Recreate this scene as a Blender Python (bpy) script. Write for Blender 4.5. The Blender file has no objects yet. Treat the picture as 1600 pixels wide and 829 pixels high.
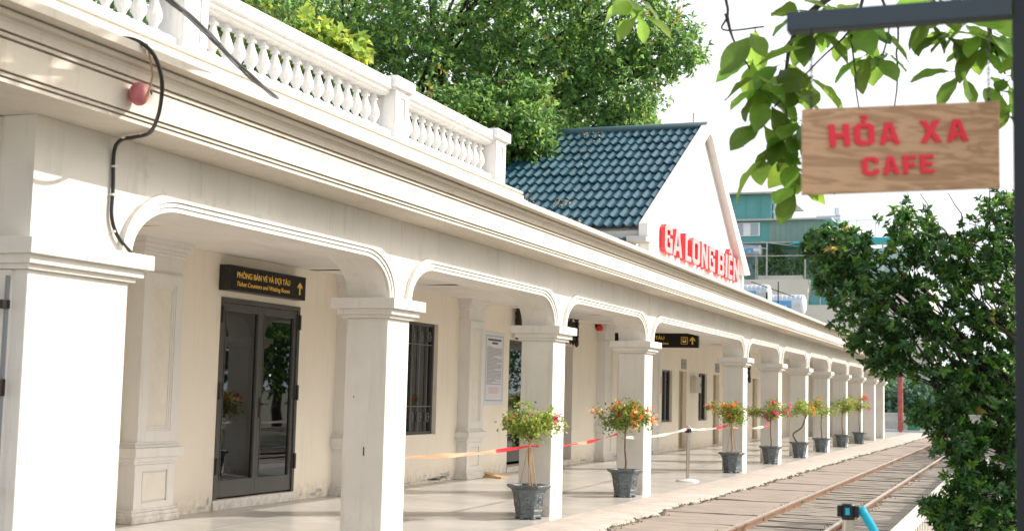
import bpy, bmesh, math, random
import numpy as np
from mathutils import Vector, Matrix
R_ = math.radians
sc = bpy.context.scene
# ------------------------------------------------------------------ camera
cam_d = bpy.data.cameras.new('camera'); cam = bpy.data.objects.new('camera', cam_d); sc.collection.objects.link(cam)
cam_d.sensor_width = 36.0; cam_d.lens = 2102.67 / 1600 * 36; cam_d.clip_start = 0.05; cam_d.clip_end = 1000
def _n(v): return v / np.linalg.norm(v)
_Y = _n(np.array([802., -217.5, -2102.67])); _Z = _n(np.array([566., 22414.5, -2102.67])); _Z = _n(_Z - _Y * (_Z @ _Y)); _X = np.cross(_Y, _Z)
m = Matrix([list(map(float, _X)), list(map(float, _Y)), list(map(float, _Z))]).to_4x4(); m.translation = Vector((0, 0, 1.5))
cam.matrix_world = m
cam_d.dof.use_dof = True; cam_d.dof.focus_distance = 17.0; cam_d.dof.aperture_fstop = 3.6
sc.camera = cam
# ------------------------------------------------------------------ light
SUN_EL = 33.0; SUN_AZ = math.degrees(math.atan2(0.823, 0.568))      # clockwise from +Y
w = bpy.data.worlds.new('World'); sc.world = w; w.use_nodes = True
wt = w.node_tree; bg = wt.nodes['Background']; sky = wt.nodes.new('ShaderNodeTexSky')
sky.sky_type = 'NISHITA'; sky.sun_disc = False; sky.sun_elevation = R_(SUN_EL); sky.sun_rotation = R_(SUN_AZ)
sky.air_density = 1.0; sky.dust_density = 8.0; sky.ozone_density = 1.0; sky.altitude = 10
bg.inputs[1].default_value = 0.13
# thin white summer haze: thick near the horizon, thinner overhead
tcw = wt.nodes.new('ShaderNodeTexCoord'); sep = wt.nodes.new('ShaderNodeSeparateXYZ'); wt.links.new(tcw.outputs['Generated'], sep.inputs[0])
hr = wt.nodes.new('ShaderNodeMapRange'); hr.inputs[1].default_value = 0.0; hr.inputs[2].default_value = 0.85; hr.inputs[3].default_value = 0.92; hr.inputs[4].default_value = 0.35; wt.links.new(sep.outputs[2], hr.inputs[0])
hm = wt.nodes.new('ShaderNodeMixRGB'); wt.links.new(hr.outputs[0], hm.inputs[0]); wt.links.new(sky.outputs[0], hm.inputs[1]); hm.inputs[2].default_value = (5.9, 6.1, 6.35, 1)
wt.links.new(hm.outputs[0], bg.inputs[0])
sun_d = bpy.data.lights.new('sun', 'SUN'); sun = bpy.data.objects.new('sun', sun_d); sc.collection.objects.link(sun)
sun_d.energy = 2.8; sun_d.angle = R_(0.6); sun_d.color = (1.0, 0.94, 0.87)
ce = math.cos(R_(SUN_EL)); SUN = Vector((math.sin(R_(SUN_AZ)) * ce, math.cos(R_(SUN_AZ)) * ce, math.sin(R_(SUN_EL))))
sun.rotation_euler = SUN.to_track_quat('Z', 'Y').to_euler()
sc.view_settings.view_transform = 'Standard'; sc.view_settings.look = 'None'; sc.view_settings.exposure = 0.90; sc.view_settings.gamma = 1.0
sc.view_settings.use_curve_mapping = False
sc.cycles.max_bounces = 8; sc.cycles.transparent_max_bounces = 12; sc.cycles.use_denoising = True

# ------------------------------------------------------------------ materials
def mat(name, col, rough=0.7, metal=0.0, spec=0.5, var=0.0, scale=3.0, col2=None, bump=0.0, bscale=40.0, trans=0.0, island=0.0, coat=0.0, stain=None, stretch=None, detail=6, grime=None):
    """base colour mixed by noise with col2, optional fine bump, leaf translucency, per-island variation"""
    m = bpy.data.materials.new(name); m.use_nodes = True; t = m.node_tree; N = t.nodes; L = t.links
    p = N['Principled BSDF']; out = N['Material Output']
    p.inputs['Roughness'].default_value = rough; p.inputs['Metallic'].default_value = metal
    p.inputs['Specular IOR Level'].default_value = spec; p.inputs['Coat Weight'].default_value = coat
    c = list(col) + [1]
    tc = N.new('ShaderNodeTexCoord'); mp = N.new('ShaderNodeMapping'); L.new(tc.outputs['Object'], mp.inputs[0])
    if stretch: mp.inputs['Scale'].default_value = stretch
    src = None
    if var or col2:
        n = N.new('ShaderNodeTexNoise'); n.inputs['Scale'].default_value = scale; n.inputs['Detail'].default_value = detail; n.inputs['Roughness'].default_value = 0.62
        L.new(mp.outputs[0], n.inputs[0])
        r = N.new('ShaderNodeValToRGB'); r.color_ramp.elements[0].position = 0.32; r.color_ramp.elements[1].position = 0.68
        r.color_ramp.elements[0].color = (list(col2) + [1]) if col2 else [x * (1 - var) for x in col] + [1]
        r.color_ramp.elements[1].color = c if col2 else [min(1, x * (1 + var)) for x in col] + [1]
        L.new(n.outputs['Fac'], r.inputs[0]); src = r.outputs[0]
    if stain:   # (colour, scale, threshold)
        n2 = N.new('ShaderNodeTexNoise'); n2.inputs['Scale'].default_value = stain[1]; n2.inputs['Detail'].default_value = 8; n2.inputs['Roughness'].default_value = 0.7
        L.new(mp.outputs[0], n2.inputs[0])
        r2 = N.new('ShaderNodeValToRGB'); r2.color_ramp.elements[0].position = stain[2]; r2.color_ramp.elements[1].position = min(0.99, stain[2] + 0.12)
        r2.color_ramp.elements[0].color = (0, 0, 0, 1); r2.color_ramp.elements[1].color = (1, 1, 1, 1)
        L.new(n2.outputs['Fac'], r2.inputs[0])
        mx = N.new('ShaderNodeMixRGB'); L.new(r2.outputs[0], mx.inputs[0]); mx.inputs[2].default_value = list(stain[0]) + [1]
        if src: L.new(src, mx.inputs[1])
        else: mx.inputs[1].default_value = c
        src = mx.outputs[0]
    if island:
        g = N.new('ShaderNodeNewGeometry'); hs = N.new('ShaderNodeHueSaturation')
        mr = N.new('ShaderNodeMapRange'); mr.inputs[3].default_value = 1 - island; mr.inputs[4].default_value = 1 + island
        mh = N.new('ShaderNodeMapRange'); mh.inputs[3].default_value = 0.492; mh.inputs[4].default_value = 0.528
        mt = N.new('ShaderNodeMath'); mt.operation = 'FRACT'; mu = N.new('ShaderNodeMath'); mu.operation = 'MULTIPLY'; mu.inputs[1].default_value = 17.3
        L.new(g.outputs['Random Per Island'], mr.inputs[0]); L.new(g.outputs['Random Per Island'], mu.inputs[0]); L.new(mu.outputs[0], mt.inputs[0]); L.new(mt.outputs[0], mh.inputs[0])
        L.new(mr.outputs[0], hs.inputs['Value']); L.new(mh.outputs[0], hs.inputs['Hue'])
        if src: L.new(src, hs.inputs['Color'])
        else: hs.inputs['Color'].default_value = c
        src = hs.outputs[0]
    if grime:   # dirt splashed up from the floor and faint rain streaks: (colour, foot height, streak strength)
        sx = N.new('ShaderNodeSeparateXYZ'); L.new(tc.outputs['Object'], sx.inputs[0])
        gz = N.new('ShaderNodeMapRange'); gz.inputs[1].default_value = 0.0; gz.inputs[2].default_value = grime[1]; gz.inputs[3].default_value = 0.9; gz.inputs[4].default_value = 0.0; L.new(sx.outputs[2], gz.inputs[0])
        gn = N.new('ShaderNodeTexNoise'); gn.inputs['Scale'].default_value = 9; gn.inputs['Detail'].default_value = 8; gn.inputs['Roughness'].default_value = 0.75; L.new(tc.outputs['Object'], gn.inputs[0])
        gs = N.new('ShaderNodeMapRange'); gs.inputs[1].default_value = 0.42; gs.inputs[2].default_value = 0.62; L.new(gn.outputs['Fac'], gs.inputs[0])
        gm = N.new('ShaderNodeMath'); gm.operation = 'MULTIPLY'; L.new(gz.outputs[0], gm.inputs[0]); L.new(gs.outputs[0], gm.inputs[1])
        m2 = N.new('ShaderNodeMapping'); m2.inputs['Scale'].default_value = (7, 7, .55); L.new(tc.outputs['Object'], m2.inputs[0])
        sn = N.new('ShaderNodeTexNoise'); sn.inputs['Scale'].default_value = 1.6; sn.inputs['Detail'].default_value = 7; sn.inputs['Roughness'].default_value = 0.7; L.new(m2.outputs[0], sn.inputs[0])
        sr = N.new('ShaderNodeMapRange'); sr.inputs[1].default_value = 0.54; sr.inputs[2].default_value = 0.74; sr.inputs[3].default_value = 0; sr.inputs[4].default_value = grime[2]; L.new(sn.outputs['Fac'], sr.inputs[0])
        mxx = N.new('ShaderNodeMath'); mxx.operation = 'MAXIMUM'; L.new(gm.outputs[0], mxx.inputs[0]); L.new(sr.outputs[0], mxx.inputs[1])
        gx = N.new('ShaderNodeMixRGB'); L.new(mxx.outputs[0], gx.inputs[0]); gx.inputs[2].default_value = list(grime[0]) + [1]
        if src: L.new(src, gx.inputs[1])
        else: gx.inputs[1].default_value = c
        src = gx.outputs[0]
    if src: L.new(src, p.inputs['Base Color'])
    else: p.inputs['Base Color'].default_value = c
    if bump:
        nb = N.new('ShaderNodeTexNoise'); nb.inputs['Scale'].default_value = bscale; nb.inputs['Detail'].default_value = 5
        L.new(mp.outputs[0], nb.inputs[0]); b = N.new('ShaderNodeBump'); b.inputs['Strength'].default_value = bump; b.inputs['Distance'].default_value = 0.02
        L.new(nb.outputs['Fac'], b.inputs['Height']); L.new(b.outputs[0], p.inputs['Normal'])
    if trans:
        tr = N.new('ShaderNodeBsdfTranslucent'); ms = N.new('ShaderNodeMixShader'); ms.inputs[0].default_value = trans
        if src:
            br = N.new('ShaderNodeHueSaturation'); br.inputs['Value'].default_value = 1.9; br.inputs['Hue'].default_value = 0.485; L.new(src, br.inputs['Color']); L.new(br.outputs[0], tr.inputs[0])
        else: tr.inputs[0].default_value = [min(1, x * 1.9) for x in col] + [1]
        L.new(p.outputs[0], ms.inputs[1]); L.new(tr.outputs[0], ms.inputs[2]); L.new(ms.outputs[0], out.inputs[0])
    return m
def glass_mat(name, tint, see=0.5):
    m = bpy.data.materials.new(name); m.use_nodes = True; t = m.node_tree; N = t.nodes; L = t.links; out = N['Material Output']; N.remove(N['Principled BSDF'])
    a = N.new('ShaderNodeBsdfTransparent'); a.inputs[0].default_value = list(tint) + [1]
    g = N.new('ShaderNodeBsdfGlossy'); g.inputs['Roughness'].default_value = 0.015; g.inputs[0].default_value = (0.9, 0.95, 1, 1)
    f = N.new('ShaderNodeFresnel'); f.inputs[0].default_value = 1.75
    ms = N.new('ShaderNodeMixShader'); L.new(f.outputs[0], ms.inputs[0]); L.new(a.outputs[0], ms.inputs[1]); L.new(g.outputs[0], ms.inputs[2]); L.new(ms.outputs[0], out.inputs[0])
    return m

M = {}
M['stucco'] = mat('white_stucco', (0.75, 0.725, 0.675), 0.75, var=0.06, scale=1.6, grime=((.42, .36, .28), .30, .35), bump=0.12, bscale=60, spec=0.25, stain=((0.60, 0.54, 0.45), 2.3, 0.64))
M['stucco_cream'] = mat('cream_stucco', (0.90, 0.83, 0.72), 0.7, var=0.03, scale=1.1, grime=((.52, .47, .40), .28, .22), bump=0.08, bscale=50, spec=0.25)
M['pilaster'] = mat('pilaster_paint', (0.80, 0.785, 0.76), 0.65, var=0.03, scale=2.0, grime=((.50, .45, .38), .22, .25), bump=0.08, bscale=50, spec=0.25, stain=((0.66, 0.61, 0.52), 3.0, 0.66))
M['cornice'] = mat('cornice_paint', (0.66, 0.61, 0.53), 0.75, var=0.07, scale=1.0, grime=((.46, .39, .29), .01, .55), bump=0.12, bscale=60, spec=0.2, stain=((0.56, 0.47, 0.35), 3.4, 0.60), stretch=(1, 0.45, 2.2))
M['baluster'] = mat('balustrade_paint', (0.79, 0.785, 0.77), 0.7, var=0.05, scale=4.0, grime=((.42, .36, .29), .01, .5), bump=0.15, bscale=60, spec=0.2, stain=((0.5, 0.44, 0.36), 7.0, 0.66))
M['ceiling'] = mat('ceiling_board', (0.80, 0.77, 0.72), 0.6, var=0.06, scale=1.0, bump=0.25, bscale=2.5, spec=0.3)
M['panel'] = mat('cream_panel', (0.80, 0.755, 0.68), 0.7, var=0.05, scale=6, spec=0.25, bump=0.1)
M['peel'] = mat('peeled_plaster', (0.40, 0.41, 0.41), 0.85, col2=(0.55, 0.54, 0.5), scale=14)
M['floor'] = mat('polished_concrete', (0.60, 0.575, 0.535), 0.24, col2=(0.43, 0.42, 0.395), scale=0.9, bump=0.04, bscale=9, spec=0.45, stain=((0.62, 0.55, 0.48), 1.7, 0.60))
M['apron'] = mat('rough_concrete', (0.50, 0.44, 0.39), 0.85, col2=(0.37, 0.325, 0.285), scale=2.6, bump=0.5, bscale=25, stain=((0.30, 0.25, 0.21), 4.0, 0.60))
M['slab'] = mat('track_slab', (0.37, 0.31, 0.26), 0.85, col2=(0.25, 0.205, 0.17), scale=3.0, bump=0.6, bscale=22, stain=((0.22, 0.18, 0.16), 6.0, 0.67), stretch=(0.5, 1.6, 1))
M['sleeper'] = mat('old_timber', (0.29, 0.245, 0.21), 0.85, col2=(0.15, 0.125, 0.11), scale=3.5, bump=0.7, bscale=14, stretch=(0.35, 3, 1), island=0.25, stain=((0.13, 0.11, 0.10), 5.0, 0.68))
M['rail'] = mat('rusty_steel', (0.34, 0.20, 0.13), 0.6, col2=(0.24, 0.15, 0.11), metal=0.3, scale=12, bump=0.3)
M['railtop'] = mat('worn_steel', (0.56, 0.48, 0.42), 0.38, metal=0.6, var=0.1, scale=6)
M['dirt'] = mat('dark_dirt', (0.12, 0.10, 0.08), 0.95, col2=(0.05, 0.045, 0.04), scale=8, bump=0.8)
M['ground'] = mat('dry_ground', (0.26, 0.22, 0.17), 0.95, col2=(0.12, 0.14, 0.07), scale=0.6, bump=0.6, bscale=12)
M['weed'] = mat('weed_green', (0.12, 0.16, 0.05), 0.7, trans=0.3, island=0.3)
M['doorframe'] = mat('grey_aluminium', (0.085, 0.083, 0.082), 0.26, metal=0.3, spec=0.6, var=0.05)
M['black'] = mat('black_metal', (0.012, 0.012, 0.013), 0.35, spec=0.5)
M['iron'] = mat('wrought_iron', (0.03, 0.022, 0.018), 0.4, metal=0.5)
M['glass'] = glass_mat('dark_glass', (0.34, 0.37, 0.38))
M['netglass'] = mat('teal_net', (0.30, 0.45, 0.44), 0.8, var=0.3, scale=1.5)  # lightened: distance haze is painted into this colour
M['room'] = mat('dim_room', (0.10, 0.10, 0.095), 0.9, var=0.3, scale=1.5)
M['curtain'] = mat('pale_curtain', (0.58, 0.55, 0.46), 0.8, var=0.1, scale=4)
M['signblack'] = mat('black_sign_face', (0.014, 0.013, 0.012), 0.5, spec=0.2)
M['yellow'] = mat('yellow_lettering', (0.95, 0.60, 0.10), 0.5)
M['redletter'] = mat('red_letter', (0.78, 0.045, 0.06), 0.45, spec=0.4, var=0.04)
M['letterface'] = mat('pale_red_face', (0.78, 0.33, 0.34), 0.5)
M['redpaint'] = mat('bright_red_paint', (0.85, 0.02, 0.05), 0.5)
M['redletterside'] = mat('red_letter_side', (0.72, 0.03, 0.045), 0.45)
M['tile'] = mat('blue_roof_tile', (0.022, 0.095, 0.135), 0.42, col2=(0.015, 0.065, 0.095), scale=3.5, spec=0.5, stain=((0.085, 0.105, 0.10), 7, 0.60), detail=9)
M['ridge'] = mat('ridge_cap', (0.02, 0.07, 0.085), 0.45, var=0.1)
M['greyconc'] = mat('grey_render', (0.50, 0.49, 0.46), 0.85, var=0.1, scale=3, bump=0.2)
M['roofslab'] = mat('roof_screed', (0.36, 0.35, 0.33), 0.9, var=0.15, scale=1.5)
M['pot'] = mat('slate_glaze', (0.055, 0.070, 0.078), 0.42, col2=(0.16, 0.19, 0.20), scale=11, bump=0.9, bscale=26, spec=0.6, stain=((0.36, 0.38, 0.38), 13, 0.66))
M['potlight'] = mat('pale_glaze', (0.24, 0.27, 0.28), 0.4, var=0.15, scale=12)
M['soil'] = mat('potting_soil', (0.07, 0.05, 0.035), 0.95, var=0.3, scale=20, bump=0.8)
M['bark'] = mat('thin_bark', (0.27, 0.19, 0.13), 0.85, col2=(0.16, 0.11, 0.08), scale=10, bump=0.6)
M['treebark'] = mat('dark_bark', (0.085, 0.065, 0.05), 0.9, col2=(0.04, 0.032, 0.026), scale=5, bump=0.8)
M['bamboo'] = mat('bamboo_stake', (0.55, 0.36, 0.19), 0.6, var=0.1, scale=8)
M['bougleaf'] = mat('bougainvillea_leaf', (0.15, 0.235, 0.045), 0.5, trans=0.35, island=0.35)
M['bougleaf2'] = mat('young_bougainvillea_leaf', (0.30, 0.36, 0.07), 0.5, trans=0.35, island=0.3)
M['orange'] = mat('orange_bract', (0.80, 0.22, 0.045), 0.6, trans=0.3, island=0.25)
M['pink'] = mat('pink_bract', (0.70, 0.05, 0.21), 0.6, trans=0.3, island=0.25)
M['palebract'] = mat('pale_bract', (0.82, 0.55, 0.36), 0.6, trans=0.3, island=0.2)
M['redbract'] = mat('red_bract', (0.78, 0.09, 0.05), 0.6, trans=0.3, island=0.2)
M['leafA'] = mat('tree_leaf', (0.115, 0.225, 0.062), 0.42, trans=0.5, island=0.5, spec=0.5)
M['leafA2'] = mat('bright_tree_leaf', (0.24, 0.36, 0.085), 0.45, trans=0.5, island=0.4)
M['leafY'] = mat('yellow_green_leaf', (0.36, 0.42, 0.07), 0.5, trans=0.45, island=0.25)
M['leafold'] = mat('yellow_leaf', (0.36, 0.27, 0.07), 0.55, trans=0.4, island=0.3)
M['leafS'] = mat('shrub_leaf', (0.048, 0.125, 0.030), 0.26, trans=0.36, island=0.35, spec=0.6)
M['leafS2'] = mat('new_shrub_leaf', (0.12, 0.24, 0.035), 0.33, trans=0.38, island=0.35, spec=0.6)
M['leafC'] = mat('broad_leaf', (0.14, 0.24, 0.038), 0.33, trans=0.56, island=0.5, spec=0.5, var=0.12, scale=14)
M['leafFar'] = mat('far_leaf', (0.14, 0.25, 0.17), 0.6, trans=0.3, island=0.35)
M['steelblue'] = mat('blue_grey_paint', (0.035, 0.055, 0.075), 0.45, spec=0.5)
M['postblack'] = mat('black_paint', (0.010, 0.013, 0.018), 0.4, spec=0.4)
M['chrome'] = mat('brushed_steel', (0.55, 0.52, 0.48), 0.25, metal=1.0)
M['whitebase'] = mat('white_base', (0.78, 0.77, 0.74), 0.4)
M['belt'] = mat('cyan_belt', (0.01, 0.50, 0.72), 0.5)
M['tapered'] = mat('red_tape', (0.80, 0.03, 0.05), 0.5, trans=0.25)
M['tapewhite'] = mat('white_tape', (0.85, 0.78, 0.74), 0.45, trans=0.3)
M['tapesalmon'] = mat('salmon_tape', (0.85, 0.36, 0.22), 0.45, trans=0.3)
M['paper'] = mat('poster_paper', (0.72, 0.74, 0.80), 0.5)
M['ink'] = mat('grey_ink', (0.28, 0.29, 0.33), 0.7)
M['inkdark'] = mat('dark_ink', (0.05, 0.05, 0.06), 0.7)
M['inkred'] = mat('faded_red_ink', (0.75, 0.40, 0.42), 0.7)
M['buoy'] = mat('faded_red_shell', (0.46, 0.06, 0.08), 0.5, col2=(0.50, 0.20, 0.20), scale=9)
M['cord'] = mat('tan_cord', (0.40, 0.26, 0.13), 0.7)
M['cable'] = mat('black_cable', (0.015, 0.015, 0.016), 0.4)
M['cablegrey'] = mat('grey_cable', (0.22, 0.23, 0.25), 0.5)
M['grillegrey'] = mat('pale_iron', (0.20, 0.21, 0.21), 0.5)
M['clip'] = mat('white_clip', (0.8, 0.78, 0.74), 0.5)
M['alarm'] = mat('red_plastic', (0.75, 0.03, 0.03), 0.35)
M['plaque'] = mat('grey_plaque', (0.33, 0.33, 0.32), 0.5)
M['boxgrey'] = mat('putty_box', (0.60, 0.55, 0.48), 0.5, var=0.05)
M['tan'] = mat('tan_door', (0.50, 0.42, 0.30), 0.6, var=0.05)
M['teal'] = mat('teal_sheet', (0.10, 0.33, 0.33), 0.55, var=0.10, scale=0.8)  # desaturated, so the far storeys carry air haze in their colour
M['tealgrey'] = mat('faded_green_sheet', (0.20, 0.31, 0.28), 0.6, var=0.10, scale=0.8)
M['cyan'] = mat('cyan_awning', (0.02, 0.42, 0.50), 0.6)
M['creamwall'] = mat('far_cream_wall', (0.66, 0.63, 0.55), 0.85, var=0.05, scale=0.5)
M['tank'] = mat('tank_steel', (0.62, 0.66, 0.70), 0.28, metal=0.65)
M['tankend'] = mat('tank_white', (0.80, 0.81, 0.83), 0.35)
M['blue'] = mat('blue_label', (0.10, 0.34, 0.66), 0.5)
M['paneblue'] = mat('pale_window', (0.33, 0.42, 0.47), 0.2)
M['redpole'] = mat('rust_red_pole', (0.34, 0.09, 0.08), 0.7, var=0.2, scale=6)
M['fencewhite'] = mat('fence_white', (0.66, 0.62, 0.56), 0.75, var=0.1, scale=5, bump=0.2)
M['grid'] = mat('window_frame_dark', (0.03, 0.03, 0.032), 0.35)
M['deadleaf'] = mat('dry_leaf', (0.36, 0.24, 0.12), 0.7, island=0.5)
M['green'] = mat('green_bin', (0.03, 0.22, 0.12), 0.5)

def wood_mat():
    m = bpy.data.materials.new('light_oak'); m.use_nodes = True; t = m.node_tree; N = t.nodes; L = t.links; p = N['Principled BSDF']
    tc = N.new('ShaderNodeTexCoord'); mp = N.new('ShaderNodeMapping'); mp.inputs['Scale'].default_value = (1.1, 1, 7.0); L.new(tc.outputs['Object'], mp.inputs[0])
    n = N.new('ShaderNodeTexNoise'); n.inputs['Scale'].default_value = 3.2; n.inputs['Detail'].default_value = 5; n.inputs['Distortion'].default_value = 1.2; L.new(mp.outputs[0], n.inputs[0])
    wv = N.new('ShaderNodeMath'); wv.operation = 'MULTIPLY'; wv.inputs[1].default_value = 26; L.new(n.outputs['Fac'], wv.inputs[0])
    s = N.new('ShaderNodeMath'); s.operation = 'SINE'; L.new(wv.outputs[0], s.inputs[0])
    r = N.new('ShaderNodeValToRGB'); r.color_ramp.elements[0].position = 0.0; r.color_ramp.elements[1].position = 0.9
    r.color_ramp.elements[0].color = (0.42, 0.24, 0.125, 1); r.color_ramp.elements[1].color = (0.62, 0.385, 0.22, 1)
    a = N.new('ShaderNodeMath'); a.operation = 'MULTIPLY_ADD'; a.inputs[1].default_value = 0.5; a.inputs[2].default_value = 0.5; L.new(s.outputs[0], a.inputs[0]); L.new(a.outputs[0], r.inputs[0])
    L.new(r.outputs[0], p.inputs['Base Color']); p.inputs['Roughness'].default_value = 0.6
    return m
M['wood'] = wood_mat()

# ------------------------------------------------------------------ mesh helpers
class MB:
    def __init__(s): s.v = []; s.f = []; s.mi = []; s.cm = 0
    def add(s, vs, fs):
        o = len(s.v); s.v.extend(tuple(map(float, q)) for q in vs); s.f.extend(tuple(i + o for i in f) for f in fs); s.mi.extend([s.cm] * len(fs)); return s
    def box(s, x0, x1, y0, y1, z0, z1):
        return s.add([(x0, y0, z0), (x1, y0, z0), (x1, y1, z0), (x0, y1, z0), (x0, y0, z1), (x1, y0, z1), (x1, y1, z1), (x0, y1, z1)],
                     [(0, 3, 2, 1), (4, 5, 6, 7), (0, 1, 5, 4), (1, 2, 6, 5), (2, 3, 7, 6), (3, 0, 4, 7)])
    def prism(s, poly, a, b, axis='y'):
        """poly (p,q) extruded a->b; axis y: p=x q=z ; axis x: p=y q=z ; axis z: p=x q=y"""
        def P(p, q, t): return {'y': (p, t, q), 'x': (t, p, q), 'z': (p, q, t)}[axis]
        n = len(poly); vs = [P(p, q, a) for p, q in poly] + [P(p, q, b) for p, q in poly]
        fs = [(i, (i + 1) % n, n + (i + 1) % n, n + i) for i in range(n)] + [tuple(range(n - 1, -1, -1)), tuple(range(n, 2 * n))]
        return s.add(vs, fs)
    def tube(s, pts, r, seg=8, cap=True):
        pts = [Vector(p) for p in pts]; n = len(pts); rr = r if isinstance(r, (list, tuple)) else [r] * n
        up = Vector((0, 0, 1)); vs = []; prev = None
        for i, p in enumerate(pts):
            d = (pts[min(i + 1, n - 1)] - pts[max(i - 1, 0)]);
            if d.length < 1e-9: d = Vector((0, 0, 1))
            d.normalize()
            if prev is None: a = d.cross(up) if abs(d.z) < 0.95 else d.cross(Vector((1, 0, 0)))
            else: a = prev - d * prev.dot(d)
            a.normalize(); prev = a; b = d.cross(a)
            for k in range(seg):
                t = 2 * math.pi * k / seg; vs.append(p + (a * math.cos(t) + b * math.sin(t)) * rr[i])
        fs = [(i * seg + k, i * seg + (k + 1) % seg, (i + 1) * seg + (k + 1) % seg, (i + 1) * seg + k) for i in range(n - 1) for k in range(seg)]
        if cap: fs += [tuple(range(seg - 1, -1, -1)), tuple((n - 1) * seg + k for k in range(seg))]
        return s.add(vs, fs)
    def lathe(s, prof, c=(0, 0, 0), seg=12, rot=0.0, cap=True):
        vs = []
        for r, z in prof:
            for k in range(seg):
                t = rot + 2 * math.pi * k / seg; vs.append((c[0] + r * math.cos(t), c[1] + r * math.sin(t), c[2] + z))
        n = len(prof)
        fs = [(i * seg + k, i * seg + (k + 1) % seg, (i + 1) * seg + (k + 1) % seg, (i + 1) * seg + k) for i in range(n - 1) for k in range(seg)]
        if cap: fs += [tuple(range(seg - 1, -1, -1)), tuple((n - 1) * seg + k for k in range(seg))]
        return s.add(vs, fs)
    def sphere(s, c, r, sz=(1, 1, 1), n=12):
        vs = []; fs = []
        for i in range(n + 1):
            a = math.pi * i / n
            for k in range(2 * n):
                t = math.pi * k / n; vs.append((c[0] + r * sz[0] * math.sin(a) * math.cos(t), c[1] + r * sz[1] * math.sin(a) * math.sin(t), c[2] - r * sz[2] * math.cos(a)))
        for i in range(n):
            for k in range(2 * n): fs.append((i * 2 * n + k, i * 2 * n + (k + 1) % (2 * n), (i + 1) * 2 * n + (k + 1) % (2 * n), (i + 1) * 2 * n + k))
        return s.add(vs, fs)
def build(name, mb, mats, parent=None, bevel=0.0, smooth=False, loc=None):
    me = bpy.data.meshes.new(name); me.from_pydata(mb.v, [], mb.f)
    if not isinstance(mats, (list, tuple)): mats = [mats]
    for q in mats: me.materials.append(M[q] if isinstance(q, str) else q)
    if len(mats) > 1: me.polygons.foreach_set('material_index', mb.mi)
    if smooth:
        me.polygons.foreach_set('use_smooth', [True] * len(me.polygons))
        if smooth == 'auto': me.set_sharp_from_angle(angle=R_(35))
    me.update(); o = bpy.data.objects.new(name, me); sc.collection.objects.link(o)
    if loc: o.location = loc
    if parent: o.parent = parent
    if bevel:
        b = o.modifiers.new('bevel', 'BEVEL'); b.width = bevel; b.segments = 2; b.limit_method = 'ANGLE'; b.angle_limit = R_(40)
    return o
def tag(o, label=None, cat=None, group=None, kind=None):
    if label: o['label'] = label
    if cat: o['category'] = cat
    if group: o['group'] = group
    if kind: o['kind'] = kind
    return o
def empty(name, loc, label, cat, group=None, rz=0):
    o = bpy.data.objects.new(name, None); o.empty_display_size = 0.1; sc.collection.objects.link(o); o.location = loc; o.rotation_euler = (0, 0, rz)
    return tag(o, label, cat, group)
def root_at0(name, label, cat, group=None): return empty(name, (0, 0, 0), label, cat, group)
def text_obj(name, body, size, mx, mat_, parent=None, extrude=0.003, offset=0.0, width=None, align='LEFT', shear=0.0):
    """text as a mesh; mx = 4x4 frame (x = reading direction, y = up). Scaled to cap height = size and, if given, to width"""
    c = bpy.data.curves.new(name, 'FONT'); c.body = body; c.size = 1.0; c.extrude = 0.0; c.offset = offset; c.align_x = 'LEFT'; c.shear = shear; c.resolution_u = 4
    t = bpy.data.objects.new(name, c); sc.collection.objects.link(t)
    c.extrude = 0.5
    dg = bpy.context.evaluated_depsgraph_get(); me = bpy.data.meshes.new_from_object(t.evaluated_get(dg)); bpy.data.objects.remove(t); bpy.data.curves.remove(c)
    n = len(me.vertices); co = np.empty(n * 3, np.float32); me.vertices.foreach_get('co', co); co = co.reshape(-1, 3)
    s = size / 0.73; x0, x1 = co[:, 0].min(), co[:, 0].max()
    sx = (width / (x1 - x0)) if width else s
    co[:, 0] = (co[:, 0] - x0) * sx; co[:, 1] *= s; co[:, 2] = (co[:, 2] + 0.5) * extrude
    me.vertices.foreach_set('co', co.ravel()); me.update(); me.materials.clear(); me.materials.append(M[mat_])
    me.transform(mx); me.name = name
    o = bpy.data.objects.new(name, me); sc.collection.objects.link(o)
    if parent: o.parent = parent
    return o
def frameX(x, y, z):      # text on a wall facing +X, reading towards +Y
    return Matrix(((0, 0, 1, x), (1, 0, 0, y), (0, 1, 0, z), (0, 0, 0, 1)))
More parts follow.
